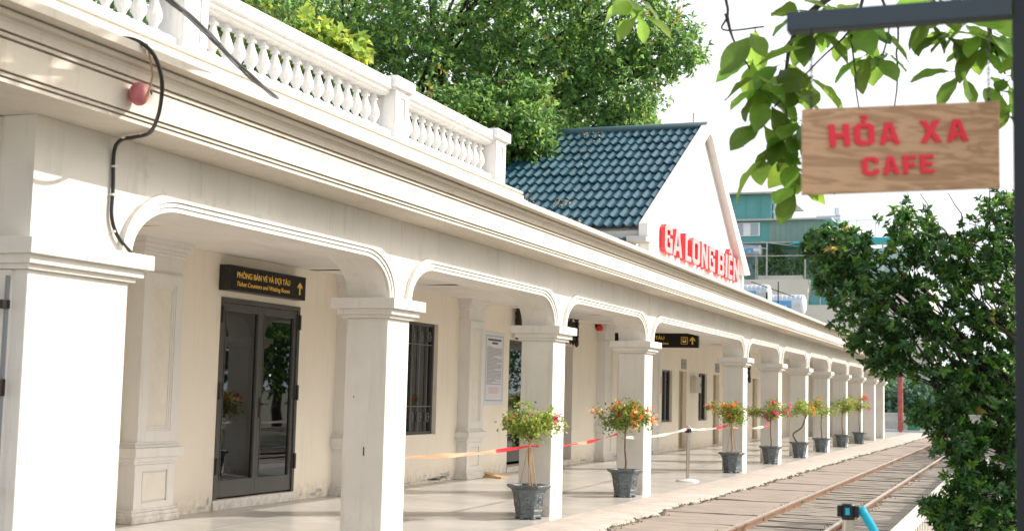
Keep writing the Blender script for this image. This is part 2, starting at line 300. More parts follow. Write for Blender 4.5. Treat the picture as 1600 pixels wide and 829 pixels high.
def glyph(ch):
    """outlines of a heavy block capital on a unit square: outer polygon first, then holes"""
    t, v = .30, .19; o = .16
    def oct_(x0, y0, x1, y1, cx, cy): return [(x0 + cx, y0), (x1 - cx, y0), (x1, y0 + cy), (x1, y1 - cy), (x1 - cx, y1), (x0 + cx, y1), (x0, y1 - cy), (x0, y0 + cy)]
    g = {'L': [[(0, 0), (1, 0), (1, v), (t + .04, v), (t + .04, 1), (0, 1)]], 'I': [[(0, 0), (1, 0), (1, 1), (0, 1)]],
         'O': [oct_(0, 0, 1, 1, .22, .14), oct_(t, v, 1 - t, 1 - v, .08, .05)],
         'N': [[(0, 0), (.27, 0), (.27, .56), (.73, 0), (1, 0), (1, 1), (.73, 1), (.73, .44), (.27, 1), (0, 1)]],
         'H': [[(0, 0), (t, 0), (t, .4), (1 - t, .4), (1 - t, 0), (1, 0), (1, 1), (1 - t, 1), (1 - t, .4 + v), (t, .4 + v), (t, 1), (0, 1)]],
         'E': [[(0, 0), (1, 0), (1, v), (.34, v), (.34, .41), (.88, .41), (.88, .59), (.34, .59), (.34, 1 - v), (1, 1 - v), (1, 1), (0, 1)]],
         'F': [[(0, 0), (.34, 0), (.34, .38), (.9, .38), (.9, .57), (.34, .57), (.34, 1 - v), (1, 1 - v), (1, 1), (0, 1)]],
         'A': [[(0, 0), (.27, 0), (.33, .2), (.67, .2), (.73, 0), (1, 0), (.66, 1), (.34, 1)], [(.38, .37), (.62, .37), (.5, .80)]],
         'X': [[(0, 0), (.31, 0), (.5, .33), (.69, 0), (1, 0), (.66, .51), (.98, 1), (.68, 1), (.5, .69), (.32, 1), (.02, 1), (.34, .51)]],
         'C': [[(.22, 0), (.8, 0), (1, .13), (1, .34), (.70, .34), (.70, v), (.34, v + .02), (.30, .24), (.30, .76), (.34, .79), (.70, 1 - v), (.70, .66), (1, .66), (1, .87), (.8, 1), (.22, 1), (0, .86), (0, .14)]],
         'G': [[(.22, 0), (1, 0), (1, .54), (.52, .54), (.52, .38), (.70, .38), (.70, v), (.34, v), (.30, .22), (.30, .78), (.34, .81), (.70, .81), (.70, .68), (1, .68), (1, .87), (.8, 1), (.22, 1), (0, .86), (0, .14)]],
         'B': [[(0, 0), (.82, 0), (1, .12), (1, .42), (.90, .52), (.98, .62), (.98, .88), (.80, 1), (0, 1)], [(.32, v), (.64, v), (.70, .23), (.70, .38), (.64, .43), (.32, .43)], [(.32, .60), (.62, .60), (.68, .64), (.68, .78), (.62, 1 - v), (.32, 1 - v)]]}
    g['Ê'] = g['E'] + [[(.10, 1.07), (.34, 1.07), (.52, 1.18), (.70, 1.07), (.94, 1.07), (.66, 1.30), (.38, 1.30)]]
    g['Ỏ'] = g['O'] + [[(.40, 1.06), (.58, 1.06), (.58, 1.14), (.72, 1.20), (.72, 1.30), (.60, 1.36), (.34, 1.36), (.34, 1.28), (.54, 1.27), (.54, 1.22), (.40, 1.18)]]
    return g[ch]
def letter_obj(name, ch, w_, h_, mx, mts, parent, depth):
    c = bpy.data.curves.new(name, 'CURVE'); c.dimensions = '2D'; c.fill_mode = 'BOTH'; c.extrude = depth / 2
    for poly in glyph(ch):
        sp = c.splines.new('POLY'); sp.points.add(len(poly) - 1); sp.use_cyclic_u = True
        for k, (x, y) in enumerate(poly): sp.points[k].co = (x * w_, y * h_, 0, 1)
    t = bpy.data.objects.new(name, c); sc.collection.objects.link(t); dg = bpy.context.evaluated_depsgraph_get(); me = bpy.data.meshes.new_from_object(t.evaluated_get(dg)); bpy.data.objects.remove(t); bpy.data.curves.remove(c)
    me.transform(mx @ Matrix.Translation((0, 0, depth / 2))); me.materials.clear(); me.name = name
    for q in mts: me.materials.append(M[q])
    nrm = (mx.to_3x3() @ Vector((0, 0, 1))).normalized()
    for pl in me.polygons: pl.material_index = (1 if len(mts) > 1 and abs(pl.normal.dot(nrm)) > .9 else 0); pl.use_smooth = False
    o = bpy.data.objects.new(name, me); sc.collection.objects.link(o); o.parent = parent; return o
rnd = random.Random(7)
def perlinish(x, seed=0): return math.sin(x * 1.7 + seed) * 0.5 + math.sin(x * 4.3 + seed * 2.1) * 0.3 + math.sin(x * 11.1 + seed * 0.7) * 0.2

# ------------------------------------------------------------------ ground, platform, track
FX = -5.42; CD = 0.42; BX = FX - CD; WX = -9.09
g = MB(); g.add([(-250, -80, -0.16), (250, -80, -0.16), (250, 400, -0.16), (-250, 400, -0.16)], [(0, 1, 2, 3)])
tag(build('ground', g, 'ground'), 'dry bare ground around the station and beyond the track', 'ground', kind='structure')
def edge_x(y):
    base = np.interp(y, [0, 14, 18, 20, 26, 38, 50, 70], [-4.35, -4.40, -4.52, -4.45, -4.38, -4.33, -4.15, -4.1]); return base + 0.06 * perlinish(y * 1.1, 1) + 0.045 * perlinish(y * 3.1) + 0.03 * perlinish(y * 11, 3)
ys = np.arange(-2, 72, 0.07)
p = MB(); n = len(ys); vs = []
for y in ys: e = edge_x(y); vs += [(-5.25, y, 0.0), (e - 0.05, y, -0.004), (e, y, -0.03), (e + 0.02, y, -0.12)]
p.add(vs, [(4 * i + k, 4 * i + k + 1, 4 * i + k + 5, 4 * i + k + 4) for i in range(n - 1) for k in range(3)])
tag(build('platform_edge', p, 'apron', smooth=True), 'rough broken concrete strip along the platform edge', 'platform edge', kind='structure')
p = MB(); vs = []
for i, y in enumerate(ys): vs += [(-12.0, y, 0.0), (-5.25, y, 0.0)]
p.add(vs, [(2 * i, 2 * i + 1, 2 * i + 3, 2 * i + 2) for i in range(n - 1)])
tag(build('platform_floor', p, 'floor'), 'polished pale concrete platform floor under the arcade', 'platform floor', kind='structure')
j = MB()
for (x0, y0, x1, y1) in [(-6.70, 8, -6.73, 58), (-7.9, 8, -7.93, 58)]: j.add([(x0 - .005, y0, .003), (x0 + .005, y0, .003), (x1 + .005, y1, .003), (x1 - .005, y1, .003)], [(0, 1, 2, 3)])
for y in (17.9, 22.7, 27.5, 32.3): j.add([(-9.05, y, .003), (-9.05, y + .01, .003), (-5.3, y + .01, .003), (-5.3, y, .003)], [(0, 3, 2, 1)])
tag(build('floor_joint', j, 'peel'), 'thin dark joints in the platform floor', 'floor joint', kind='structure')

TR = root_at0('railway_track', 'metre gauge railway track with worn rails set in old grey planks', 'railway track')
b = MB(); b.box(-4.6, -0.7, -2, 75, -0.17, -0.125); build('track_bed', b, 'dirt', TR)
for rx in (-3.19, -2.16):
    r = MB(); prof = [(-.05, -.12), (.05, -.12), (.05, -.108), (.008, -.098), (.008, -.035), (.030, -.028), (.030, -.004), (-.030, -.004), (-.030, -.028), (-.008, -.035), (-.008, -.098), (-.05, -.108)]
    r.prism([(rx + a, z) for a, z in prof], -2, 75, 'y'); r.cm = 1; r.box(rx - .026, rx + .026, -2, 75, -.0035, 0.0035)
    build('rail', r, ['rail', 'railtop'], TR)
def plank(x0, x1, y0, y1, zt, mb=None):
    q = mb or MB(); a = rnd.uniform(-.012, .012); c = rnd.uniform(-.012, .012); d = rnd.uniform(-.006, .006); nx = 5
    vs = []
    for k in range(nx + 1):
        x = x0 + (x1 - x0) * k / nx; w1 = rnd.uniform(-.006, .006); w2 = rnd.uniform(-.006, .006); dz = rnd.uniform(-.004, .004) + d * (k / nx - .5)
        vs += [(x, y0 + a + w1, -.13), (x, y0 + a + w1, zt + dz), (x, y1 + c + w2, zt + dz), (x, y1 + c + w2, -.13)]
    fs = [(4 * i + k, 4 * i + 4 + k, 4 * i + 5 + k, 4 * i + k + 1) for i in range(nx) for k in range(3)] + [(0, 1, 2, 3), (4 * nx + 3, 4 * nx + 2, 4 * nx + 1, 4 * nx)]
    q.add(vs, fs); return q
def planks(name, x0, x1, y0, y1, step, gap, zt, mt, jit=0.0, cap=95):
    y = y0; i = 0; rest = MB()
    while y < y1:
        s = step * rnd.uniform(1 - jit, 1 + jit); z = zt + rnd.uniform(-.012, .006)
        if i < cap: build(name, plank(x0 + rnd.uniform(-.015, .015), x1 + rnd.uniform(-.02, .01), y, y + s - gap * rnd.uniform(.5, 2.0), z), mt, TR, bevel=0.006)
        else: plank(x0, x1, y, y + s - gap, z, rest)
        y += s; i += 1
    if rest.v: tag(build(name, rest, mt, TR), kind='stuff')
planks('sleeper', -3.09, -2.24, 13.0, 70, 0.25, 0.045, -0.045, 'sleeper', 0.15)
planks('edge_plank', -2.09, -0.72, 12.5, 70, 0.40, 0.030, -0.028, 'sleeper', 0.25)
planks('concrete_panel', -4.62, -3.27, 12.0, 70, 1.15, 0.035, -0.026, 'slab', 0.35)
wd = MB(); rr = random.Random(5)
def blade(mb, x, y, z, h, rr):
    a = rr.uniform(0, 6.28); w_ = rr.uniform(.004, .012); dx, dy = math.cos(a), math.sin(a); l = rr.uniform(.1, .9) * h
    mb.add([(x - dy * w_, y + dx * w_, z), (x + dy * w_, y - dx * w_, z), (x + dx * l + dy * w_, y + dy * l - dx * w_, z + h * .7), (x + dx * l * 1.5, y + dy * l * 1.5, z + h)], [(0, 1, 2, 3)])
for i in range(2000):
    y = 13 + (rr.random() ** 1.3) * 45
    if rr.random() > 0.35 + 0.5 * max(0, perlinish(y * 1.3, 5)): continue
    blade(wd, edge_x(y) + rr.gauss(.03, .035), y, -0.03, rr.uniform(.01, .045), rr)
for i in range(500):
    y = 15 + rr.random() * 30; blade(wd, rr.choice([-3.27, -3.12, -2.26, -2.08]) + rr.gauss(0, .02), y, -0.05, rr.uniform(.02, .06), rr)
tag(build('weeds', wd, 'weed'), 'small green weeds growing along the platform edge crack', 'weeds', kind='stuff')
ck = MB(); vs = []; ysk = np.arange(8, 66, .05)
for y in ysk:
    e_ = edge_x(y) + .012; w_ = .012 + .02 * max(0, perlinish(y * 6, 2)) + .03 * max(0, perlinish(y * 1.1, 8)); vs += [(e_, y, -.014), (e_ + w_, y + .01, -.012)]
ck.add(vs, [(2 * i, 2 * i + 1, 2 * i + 3, 2 * i + 2) for i in range(len(ysk) - 1)])
for (cx, cy, n_) in ((-4.75, 19.2, 60), (-4.62, 21.2, 70), (-4.9, 21.9, 40), (-4.6, 24.5, 30), (-4.55, 17.2, 30)): pass
tag(build('edge_crack', ck, 'dirt'), 'dark crumbling crack along the platform edge', 'crack', kind='structure')
db = MB()
for i in range(2600):
    y = 14 + rr.random() * 40; x = rr.choice([edge_x(y) + .03 + rr.gauss(0, .035), -2.08 + abs(rr.gauss(0, .05)), edge_x(y) + .02 + rr.gauss(0, .02), edge_x(y) + .02 + rr.gauss(0, .02)]); s = rr.uniform(.004, .016)
    z = 0.0 if x < edge_x(y) - .05 else -.03
    db.sphere((x, y, z + s * .3), s, (1, 1, .6), 3)
M['rubble'] = mat('crumbled_edge', (0.34, 0.27, 0.21), 0.95, col2=(0.14, 0.11, 0.085), scale=9)
tag(build('rubble', db, 'rubble'), 'crumbled concrete bits and dry leaves along the platform edge', 'rubble', kind='stuff')

# ------------------------------------------------------------------ station building
ST = root_at0('station_building', 'long cream station building with a white arcade and a blue tiled gable roof', 'station building')
REDGE = [7.23, 11.51, 16.14, 20.42, 28.12, 32.40, 36.60, 40.85, 45.20, 49.55, 54.00, 57.5]
W0 = 0.94; WC = 0.46; CAPZ = 2.32; TOPZ = 2.66; SOF = 3.055
LEDGE = [REDGE[0] - W0] + [r - WC for r in REDGE[1:]]
def arch_curve(ya, yb, n=14):
    a, bb = 0.50, TOPZ - CAPZ; pts = []
    for k in range(n + 1):
        t = math.pi / 2 * k / n; pts.append((ya + a * (1 - math.cos(t)), CAPZ + bb * math.sin(t)))
    r = [(yb - (y - ya), z) for y, z in reversed(pts)]
    return pts + r
for i, (l, r) in enumerate(zip(LEDGE, REDGE)):
    c = MB(); c.box(BX, FX, l, r, -0.02, 2.14); col = build('column', c, 'stucco', ST, bevel=0.008)
    q = MB()
    for z0, z1, e in ((2.14, 2.172, .035), (2.172, 2.225, .07), (2.225, CAPZ, .115)): q.box(BX - e, FX + e, l - e, r + e, z0, z1)
    build('capital', q, 'stucco', col, bevel=0.004)
    if i < len(REDGE) - 1:
        u = MB(); u.box(BX, FX, l, r, CAPZ, SOF)
        build('arcade_pier', u, 'stucco', ST)
a = MB(); u = MB(); u.box(BX, FX, LEDGE[-1], REDGE[-1], CAPZ, SOF); build('arcade_pier', u, 'stucco', ST)
for i in range(len(REDGE) - 1):
    ya, yb = REDGE[i] , LEDGE[i + 1]; cv = arch_curve(ya + .002, yb - .002); n = len(cv); q = MB(); vs = []
    for y, z in cv: vs += [(FX, y, z), (FX, y, SOF), (BX, y, z), (BX, y, SOF)]
    fs = []
    for k in range(n - 1):
        o = 4 * k; fs += [(o, o + 4, o + 5, o + 1), (o + 2, o + 3, o + 7, o + 6), (o, o + 2, o + 6, o + 4)]
    q.add(vs, fs); build('arch_wall', q, 'stucco', ST, smooth='auto')
    # moulded archivolt
    prof = [(0.0, -.01), (0.0, .016), (.028, .016), (.028, .002), (.035, .002), (.035, .026), (.060, .026), (.060, .008), (.067, .008), (.067, .038), (.125, .038), (.125, -.01)]
    q = MB(); vs = []
    for k, (y, z) in enumerate(cv):
        y0, z0 = cv[max(k - 1, 0)]; y1, z1 = cv[min(k + 1, n - 1)]; ty, tz = y1 - y0, z1 - z0; L_ = math.hypot(ty, tz); ny, nz = -tz / L_, ty / L_
        if k == 0: ny, nz = -1, 0
        if k == n - 1: ny, nz = 1, 0
        for off, pr in prof: vs.append((FX + pr, y + ny * off, max(CAPZ + .002, z + nz * off)))
    mm = len(prof); fs = [(k * mm + e, k * mm + e + 1, (k + 1) * mm + e + 1, (k + 1) * mm + e) for k in range(n - 1) for e in range(mm - 1)]
    fs += [tuple(range(mm)), tuple((n - 1) * mm + e for e in range(mm - 1, -1, -1))]
    q.add(vs, fs); build('archivolt', q, 'stucco', ST, smooth='auto')
# expansion joint and stains on the frieze above column four
q = MB(); q.box(FX + .001, FX + .003, 20.15, 20.165, 2.45, 3.05); build('joint', q, 'peel', ST)
# cornice
prof = [(BX - .02, SOF + .006), (-5.0, SOF - .003), (-5.0, 3.073), (-5.03, 3.074), (-5.03, 3.081), (-4.988, 3.082), (-4.986, 3.098), (-5.02, 3.099), (-5.02, 3.106), (-4.972, 3.107), (-4.970, 3.268), (-5.00, 3.269), (-5.00, 3.278), (-4.957, 3.279), (-4.955, 3.297), (-4.99, 3.298), (-4.99, 3.307), (-4.944, 3.308),
        (-4.944, 3.352), (-4.930, 3.366), (-4.930, 3.374), (-4.893, 3.376), (-4.893, 3.398), (-4.915, 3.400), (-4.915, 3.408), (-4.80, 3.412), (-4.80, 3.462), (-4.815, 3.470), (BX - .02, 3.49)]
c = MB(); yy = [1.5, 8, 12, 16, 20, 24, 28, 34, 40, 46, 52, 58.0]; vs = []
for y in yy: vs += [(x, y, z) for x, z in prof]
mm = len(prof); fs = [(k * mm + e, k * mm + (e + 1) % mm, (k + 1) * mm + (e + 1) % mm, (k + 1) * mm + e) for k in range(len(yy) - 1) for e in range(mm)]
fs += [tuple(range(mm - 1, -1, -1)), tuple((len(yy) - 1) * mm + e for e in range(mm))]
c.add(vs, fs); build('cornice', c, 'cornice', ST)
q = MB(); q.box(-13.0, BX - .02, 1.5, 58.0, 3.12, 3.47); build('roof_slab', q, 'roofslab', ST)
# ceiling boards
for k, (y0, y1) in enumerate(zip(np.arange(6.5, 57.5, 2.4), np.arange(8.9, 60, 2.4))):
    q = MB(); nx = 6; ny = 4; vs = []
    for a_ in range(nx + 1):
        for b_ in range(ny + 1):
            x = WX + .002 + (BX - WX - .004) * a_ / nx; y = y0 + .006 + (min(y1, 57.9) - y0 - .012) * b_ / ny
            vs.append((x, y, 3.085 - 0.018 * abs(math.sin(a_ * 2.1 + k * 1.3) * math.sin(b_ * 1.6 + k))))
    q.add(vs, [(a_ * (ny + 1) + b_, a_ * (ny + 1) + b_ + 1, (a_ + 1) * (ny + 1) + b_ + 1, (a_ + 1) * (ny + 1) + b_) for a_ in range(nx) for b_ in range(ny)])
    build('ceiling_board', q, 'ceiling', ST, smooth=True)
# back wall with openings (y0,y1,z0,z1)
OP = [(13.95, 15.85, 0.12, 2.56), (18.55, 20.44, 0.78, 2.58), (23.75, 27.60, 0.10, 2.50), (35.25, 36.38, 0.79, 2.20), (37.15, 38.07, 0.02, 2.215), (39.60, 40.76, 0.79, 2.20), (41.6, 42.52, 0.02, 2.20), (48.1, 49.1, 0.02, 2.2)]
wl = MB(); cur = 6.5
for (y0, y1, z0, z1) in OP:
    wl.box(WX - .3, WX, cur, y0, -.02, 3.12); wl.box(WX - .3, WX, y0, y1, -.02, z0); wl.box(WX - .3, WX, y0, y1, z1, 3.12); cur = y1
wl.box(WX - .3, WX, cur, 57.9, -.02, 3.12)
build('back_wall', wl, 'stucco_cream', ST)
q = MB(); q.box(-9.4, -5.52, 6.265, 6.5, -.02, 2.135); q.box(-9.4, -5.67, 6.265, 6.5, 2.325, 3.05); q.box(-9.4, -5.97, 6.265, 6.5, 2.136, 2.324); build('end_wall', q, 'stucco', ST)
q = MB(); q.box(-9.4, -5.5, 57.5, 57.9, -.02, 3.05); build('end_wall', q, 'stucco', ST)
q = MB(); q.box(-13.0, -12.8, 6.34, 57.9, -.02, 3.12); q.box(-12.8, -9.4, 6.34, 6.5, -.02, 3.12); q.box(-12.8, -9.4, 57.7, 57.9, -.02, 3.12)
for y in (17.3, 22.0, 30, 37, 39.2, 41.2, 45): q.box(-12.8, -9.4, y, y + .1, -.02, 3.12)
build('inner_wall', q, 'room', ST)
# pilasters
def pilaster(y0, y1):
    q = MB(); x1 = WX + .19; s = .05; p = y1 - y0
    q.box(WX - .01, x1 - .012, y0, y1, 0, 3.08)
    o = build('pilaster', q, 'pilaster', ST)
    q = MB()
    def ring(z0, z1, e): q.box(WX - .012, x1 - .012 + e, y0 - e, y1 + e, z0, z1)
    ring(0, .075, .07); ring(.075, .115, .05); ring(.115, .145, .03); build('base_moulding', q, 'pilaster', o, bevel=.006); q = MB()
    ring(.62, .65, .02); ring(.65, .70, .045); ring(.70, .80, .085); ring(.80, .83, .055); ring(.83, .86, .03); build('waist_moulding', q, 'pilaster', o, bevel=.006); q = MB()
    ring(2.70, 2.725, .015); build('neck_moulding', q, 'pilaster', o, bevel=.004); q = MB()
    ring(2.90, 2.93, .02); ring(2.93, 2.97, .04); ring(2.97, 3.02, .065); ring(3.02, 3.081, .09)
    build('capital_moulding', q, 'pilaster', o, bevel=.006)
    q = MB(); z0, z1 = .98, 2.58; m_ = .13; a0, a1 = y0 + m_, y1 - m_       # shaft face with a stepped recess
    def fr(a0, a1, z0, z1, A0, A1, Z0, Z1, xf): q.box(x1 - .013, xf, a0, A0, z0, z1); q.box(x1 - .013, xf, A1, a1, z0, z1); q.box(x1 - .013, xf, A0, A1, z0, Z0); q.box(x1 - .013, xf, A0, A1, Z1, z1)
    fr(y0, y1, .861, 2.699, a0, a1, z0, z1, x1 + .022); fr(a0, a1, z0, z1, a0 + .025, a1 - .025, z0 + .025, z1 - .025, x1 + .012); fr(a0 + .025, a1 - .025, z0 + .025, z1 - .025, a0 + .05, a1 - .05, z0 + .05, z1 - .05, x1 + .003)
    fr(y0, y1, .146, .619, a0, a1, .215, .55, x1 + .012)
    build('shaft_frame', q, 'pilaster', o, bevel=.003)
    q = MB(); q.box(x1 - .011, x1 - .006, a0 + .05, a1 - .05, z0 + .05, z1 - .05); q.box(x1 - .011, x1 + .004, a0 + .02, a1 - .02, .235, .53)
    build('panel', q, 'panel', o, bevel=.003)
for y0, y1 in ((12.14, 12.86), (16.90, 17.62), (21.33, 22.0), (29.32, 30.0), (33.60, 34.28), (45.6, 46.3), (51, 51.7)): pilaster(y0, y1)
# peeled plaster patches near the floor
q = MB(); rr = random.Random(3)
def blot(cy, cz, w_, h_, n=26):
    pts = []
    for k in range(n):
        t = 2 * math.pi * k / n; f = rr.uniform(.45, 1.15); pts.append((cy + w_ * f * math.cos(t), max(.004, cz + h_ * f * math.sin(t))))
    q.prism(pts, WX + .001, WX + .003, 'x')
for cy, cz, w_, h_ in ((16.4, .05, .12, .03), (16.55, .09, .1, .03), (16.05, .06, .03, .02), (13.85, .12, .03, .05), (13.7, .05, .1, .02), (20.6, .05, .45, .045), (20.9, .09, .25, .06), (20.3, .04, .4, .02), (20.1, .12, .04, .02), (19.4, .03, .3, .012), (28.5, .05, .3, .03), (35, .06, .4, .03), (31, .05, .4, .03)): blot(cy, cz, w_, h_)
build('peeled_plaster', q, 'peel', ST)
q = MB()
for (y, z) in ((11.3, 0), (15.9, 0), (20.2, 0)): pass
# stains on the column sides
def side_spot(y, x, z, w_, h_): q.box(x - w_, x + w_, y - .003, y - .001, z - h_, z + h_)
side_spot(11.05, -5.62, .93, .006, .04); side_spot(11.05, -5.74, 1.42, .004, .008); side_spot(19.97, -5.55, 1.98, .012, .018)
build('wall_slot', q, 'black', ST)
# doors
def glass_leaf(parent, y0, y1, z0, z1, x, st=.085, bot=.2, handle=None):
    q = MB(); X0, X1 = x - .045, x
    q.box(X0, X1, y0, y0 + st, z0, z1); q.box(X0, X1, y1 - st, y1, z0, z1); q.box(X0, X1, y0 + st, y1 - st, z1 - .1, z1); q.box(X0, X1, y0 + st, y1 - st, z0, z0 + bot)
    for e in (.012, ): q.box(X1, X1 + .008, y0 + st - .022, y0 + st - .008, z0 + bot, z1 - .1); q.box(X1, X1 + .008, y1 - st + .008, y1 - st + .022, z0 + bot, z1 - .1)
    build('door_leaf', q, 'doorframe', parent, bevel=.003)
    q = MB(); q.box(x - .026, x - .020, y0 + st, y1 - st, z0 + bot, z1 - .1); build('glass_pane', q, 'glass', parent)
    if handle:
        h = MB(); h.box(x, x + .012, handle - .018, handle + .018, z0 + .95, z0 + 1.2); h.tube([(x + .012, handle, z0 + 1.12), (x + .05, handle, z0 + 1.12), (x + .055, handle + .12, z0 + 1.12)], .009, 8); h.cm = 0
        build('handle', h, 'black', parent, bevel=.003)
def door_frame(parent, y0, y1, z0, z1, x, t=.06):
    q = MB(); q.box(x - .07, x + .012, y0, y0 + t, z0, z1); q.box(x - .07, x + .012, y1 - t, y1, z0, z1); q.box(x - .07, x + .012, y0 + t, y1 - t, z1 - t, z1); build('door_frame', q, 'doorframe', parent, bevel=.003)
def piece(name): 
    e = bpy.data.objects.new(name, None); e.empty_display_size = .1; sc.collection.objects.link(e); e.parent = ST; return e
D = piece('double_door'); D['label'] = 'grey framed glass double door under the ticket sign'
door_frame(D, 13.95, 15.85, .12, 2.56, WX)
glass_leaf(D, 14.012, 14.898, .145, 2.495, WX - .006); glass_leaf(D, 14.902, 15.788, .145, 2.495, WX - .006, handle=14.94)
for y in (13.975, 15.825):
    for z in (.42, 1.32, 2.25): h = MB(); h.box(WX + .012, WX + .035, y - .022, y + .022, z, z + .2); build('hinge', h, 'black', D, bevel=.003)
h = MB(); h.box(WX - .29, WX + .03, 13.93, 15.87, 0, .118); build('door_step', h, 'pilaster', D, bevel=.005)
h = MB()
for k in range(16): y = 15.28 + k * .02; h.tube([(WX - .32 + .01 * math.sin(k * 2), y, .15), (WX - .32 + .01 * math.sin(k * 2 + 1), y, 2.5)], .013, 6)
build('curtain', h, 'curtain', D, smooth=True)
D = piece('double_door'); D['label'] = 'grey framed glass door in the wide recess under the iron framed board'
dx = WX - .22
door_frame(D, 23.75, 27.60, .14, 2.50, dx); glass_leaf(D, 23.81, 25.7, .16, 2.44, dx - .004, st=.16); glass_leaf(D, 25.704, 27.54, .16, 2.44, dx - .004, st=.16, handle=25.8)
h = MB(); h.box(WX - .29, WX + .03, 23.73, 27.62, 0, .099); build('door_step', h, 'pilaster', D, bevel=.005)
h = MB(); h.box(dx - .3, dx - .28, 24.1, 24.7, .3, 2.2); build('curtain', h, 'curtain', D)
# windows
def window(y0, y1, z0, z1, mull, grille=True):
    W = piece('window'); x = WX - .10; t = .05; q = MB()
    for a0, a1 in ((y0, y0 + t), (y1 - t, y1)): q.box(x - .05, x + .03, a0, a1, z0, z1)
    q.box(x - .05, x + .03, y0 + t, y1 - t, z1 - t, z1); q.box(x - .05, x + .03, y0 + t, y1 - t, z0, z0 + t)
    for m_ in mull: q.box(x - .045, x + .02, m_ - .035, m_ + .035, z0 + t, z1 - t)
    build('window_frame', q, 'doorframe', W, bevel=.003)
    q = MB(); q.box(x - .02, x - .014, y0 + t, y1 - t, z0 + t, z1 - t); build('glass_pane', q, 'glass', W)
    if grille:
        q = MB(); gx = x + .012
        k = y0 + .12
        while k < y1 - .08: q.tube([(gx, k, z0), (gx, k, z1)], .007, 6); k += .31
        for z in (z0 + .45, z1 - .35): q.tube([(gx, y0, z), (gx, y1, z)], .007, 6)
        k = y0 + .2
        while k < y1 - .1:
            for zc, sgn in ((z0 + .26, 1), (z1 - .2, -1)):
                q.tube([(gx, k + .06 * math.cos(t_) * (1 - t_ / 12), zc + sgn * .1 * math.sin(t_) * (1 - t_ / 12)) for t_ in np.linspace(0, 8, 22)], .006, 5)
            k += .31
        build('grille', q, 'grillegrey', W)
    q = MB(); q.box(x - .4, x - .38, y1 - .75, y1 - .4, z0, z1); build('curtain', q, 'curtain', W)
    return W
window(18.55, 20.44, .78, 2.58, [19.62])['label'] = 'dark framed window with scrolled white grille beyond the second column'
window(35.25, 36.38, .79, 2.20, [35.9], False); window(39.60, 40.76, .79, 2.20, [40.2], False)
for y0, y1 in ((37.15, 38.07), (41.6, 42.52), (48.1, 49.1)):
    q = MB(); q.box(WX - .2, WX - .16, y0, y1, .02, 2.2); q.box(WX - .3, WX - .2, y0, y1, .02, 2.2); o = build('plain_door', q, 'tan', ST)
    q = MB(); q.box(WX - .16, WX - .11, y0, y0 + .06, .02, 2.2); q.box(WX - .16, WX - .11, y1 - .06, y1, .02, 2.2); build('door_frame', q, 'tan', o)
# balustrade
BA = piece('balustrade')
def subpart(name, q, mt, **k): return build(name, q, mt, BA, **k)
q = MB()
prof = [(-5.70, 3.462), (-5.34, 3.462), (-5.34, 3.62), (-5.355, 3.622), (-5.355, 3.632), (-5.29, 3.640), (-5.29, 3.672), (-5.32, 3.678), (-5.345, 3.70), (-5.345, 3.735), (-5.375, 3.738), (-5.375, 3.748), (-5.35, 3.756), (-5.35, 3.775), (-5.40, 3.80), (-5.70, 3.80)]
q.prism(prof, 4.5, 14.3, 'y'); subpart('plinth', q, 'cornice')
q = MB(); y = 4.5; rr = random.Random(2)
while y < 13.5:    # dripping, stained foot rail
    w_ = .1; q.box(-5.68, -5.44 + rr.uniform(-.006, .006), y, y + w_, 3.80, 3.862 + rr.uniform(-.003, .003)); y += w_
subpart('foot_rail', q, 'baluster')
for y0, y1 in ((4.5, 7.64), (8.00, 10.98), (11.35, 13.56)):
    q = MB(); q.prism([(-5.68, 4.19), (-5.47, 4.19), (-5.47, 4.20), (-5.445, 4.207), (-5.445, 4.235), (-5.415, 4.245), (-5.415, 4.335), (-5.74, 4.335), (-5.74, 4.245), (-5.68, 4.207)], y0, y1, 'y'); subpart('hand_rail', q, 'baluster', bevel=.004)
for yc in (7.82, 11.165, 13.705):
    q = MB(); a0, a1 = yc - .145, yc + .145
    q.box(-5.70, -5.412, a0, a1, 3.80, 4.25); q.box(-5.75, -5.365, a0 - .06, a1 + .06, 4.265, 4.37); q.box(-5.72, -5.39, a0 - .03, a1 + .03, 4.25, 4.265)
    q.box(-5.412, -5.40, a0, a0 + .085, 3.80, 4.25); q.box(-5.412, -5.40, a1 - .085, a1, 3.80, 4.25); q.box(-5.412, -5.40, a0 + .085, a1 - .085, 4.19, 4.25); q.box(-5.412, -5.40, a0 + .085, a1 - .085, 3.80, 3.88)
    subpart('post', q, 'baluster', bevel=.005)
bprof = [(.036, 0), (.036, .022), (.044, .026), (.044, .036), (.024, .045), (.020, .055), (.030, .075), (.046, .10), (.050, .125), (.044, .155), (.030, .19), (.021, .215), (.019, .228), (.034, .234), (.034, .246), (.026, .25), (.026, .26), (.018, .275), (.018, .285)]
q = MB(); q.lathe(bprof, seg=10); q.box(-.042, .042, -.042, .042, -.005, .006); b0 = None
def bal(y):
    global b0
    if b0 is None: b0 = subpart('baluster', q, 'baluster', smooth='auto'); o = b0
    else: o = b0.copy(); sc.collection.objects.link(o); o.parent = BA
    o.location = (-5.56, y, 3.858); o.scale = (1.12, 1.12, 1.17)
for a0, a1, n in ((5.2, 7.64, 14), (8.0, 10.98, 17), (11.35, 13.56, 13)):
    for k in range(n): bal(a0 + (a1 - a0) * (k + .5) / n)

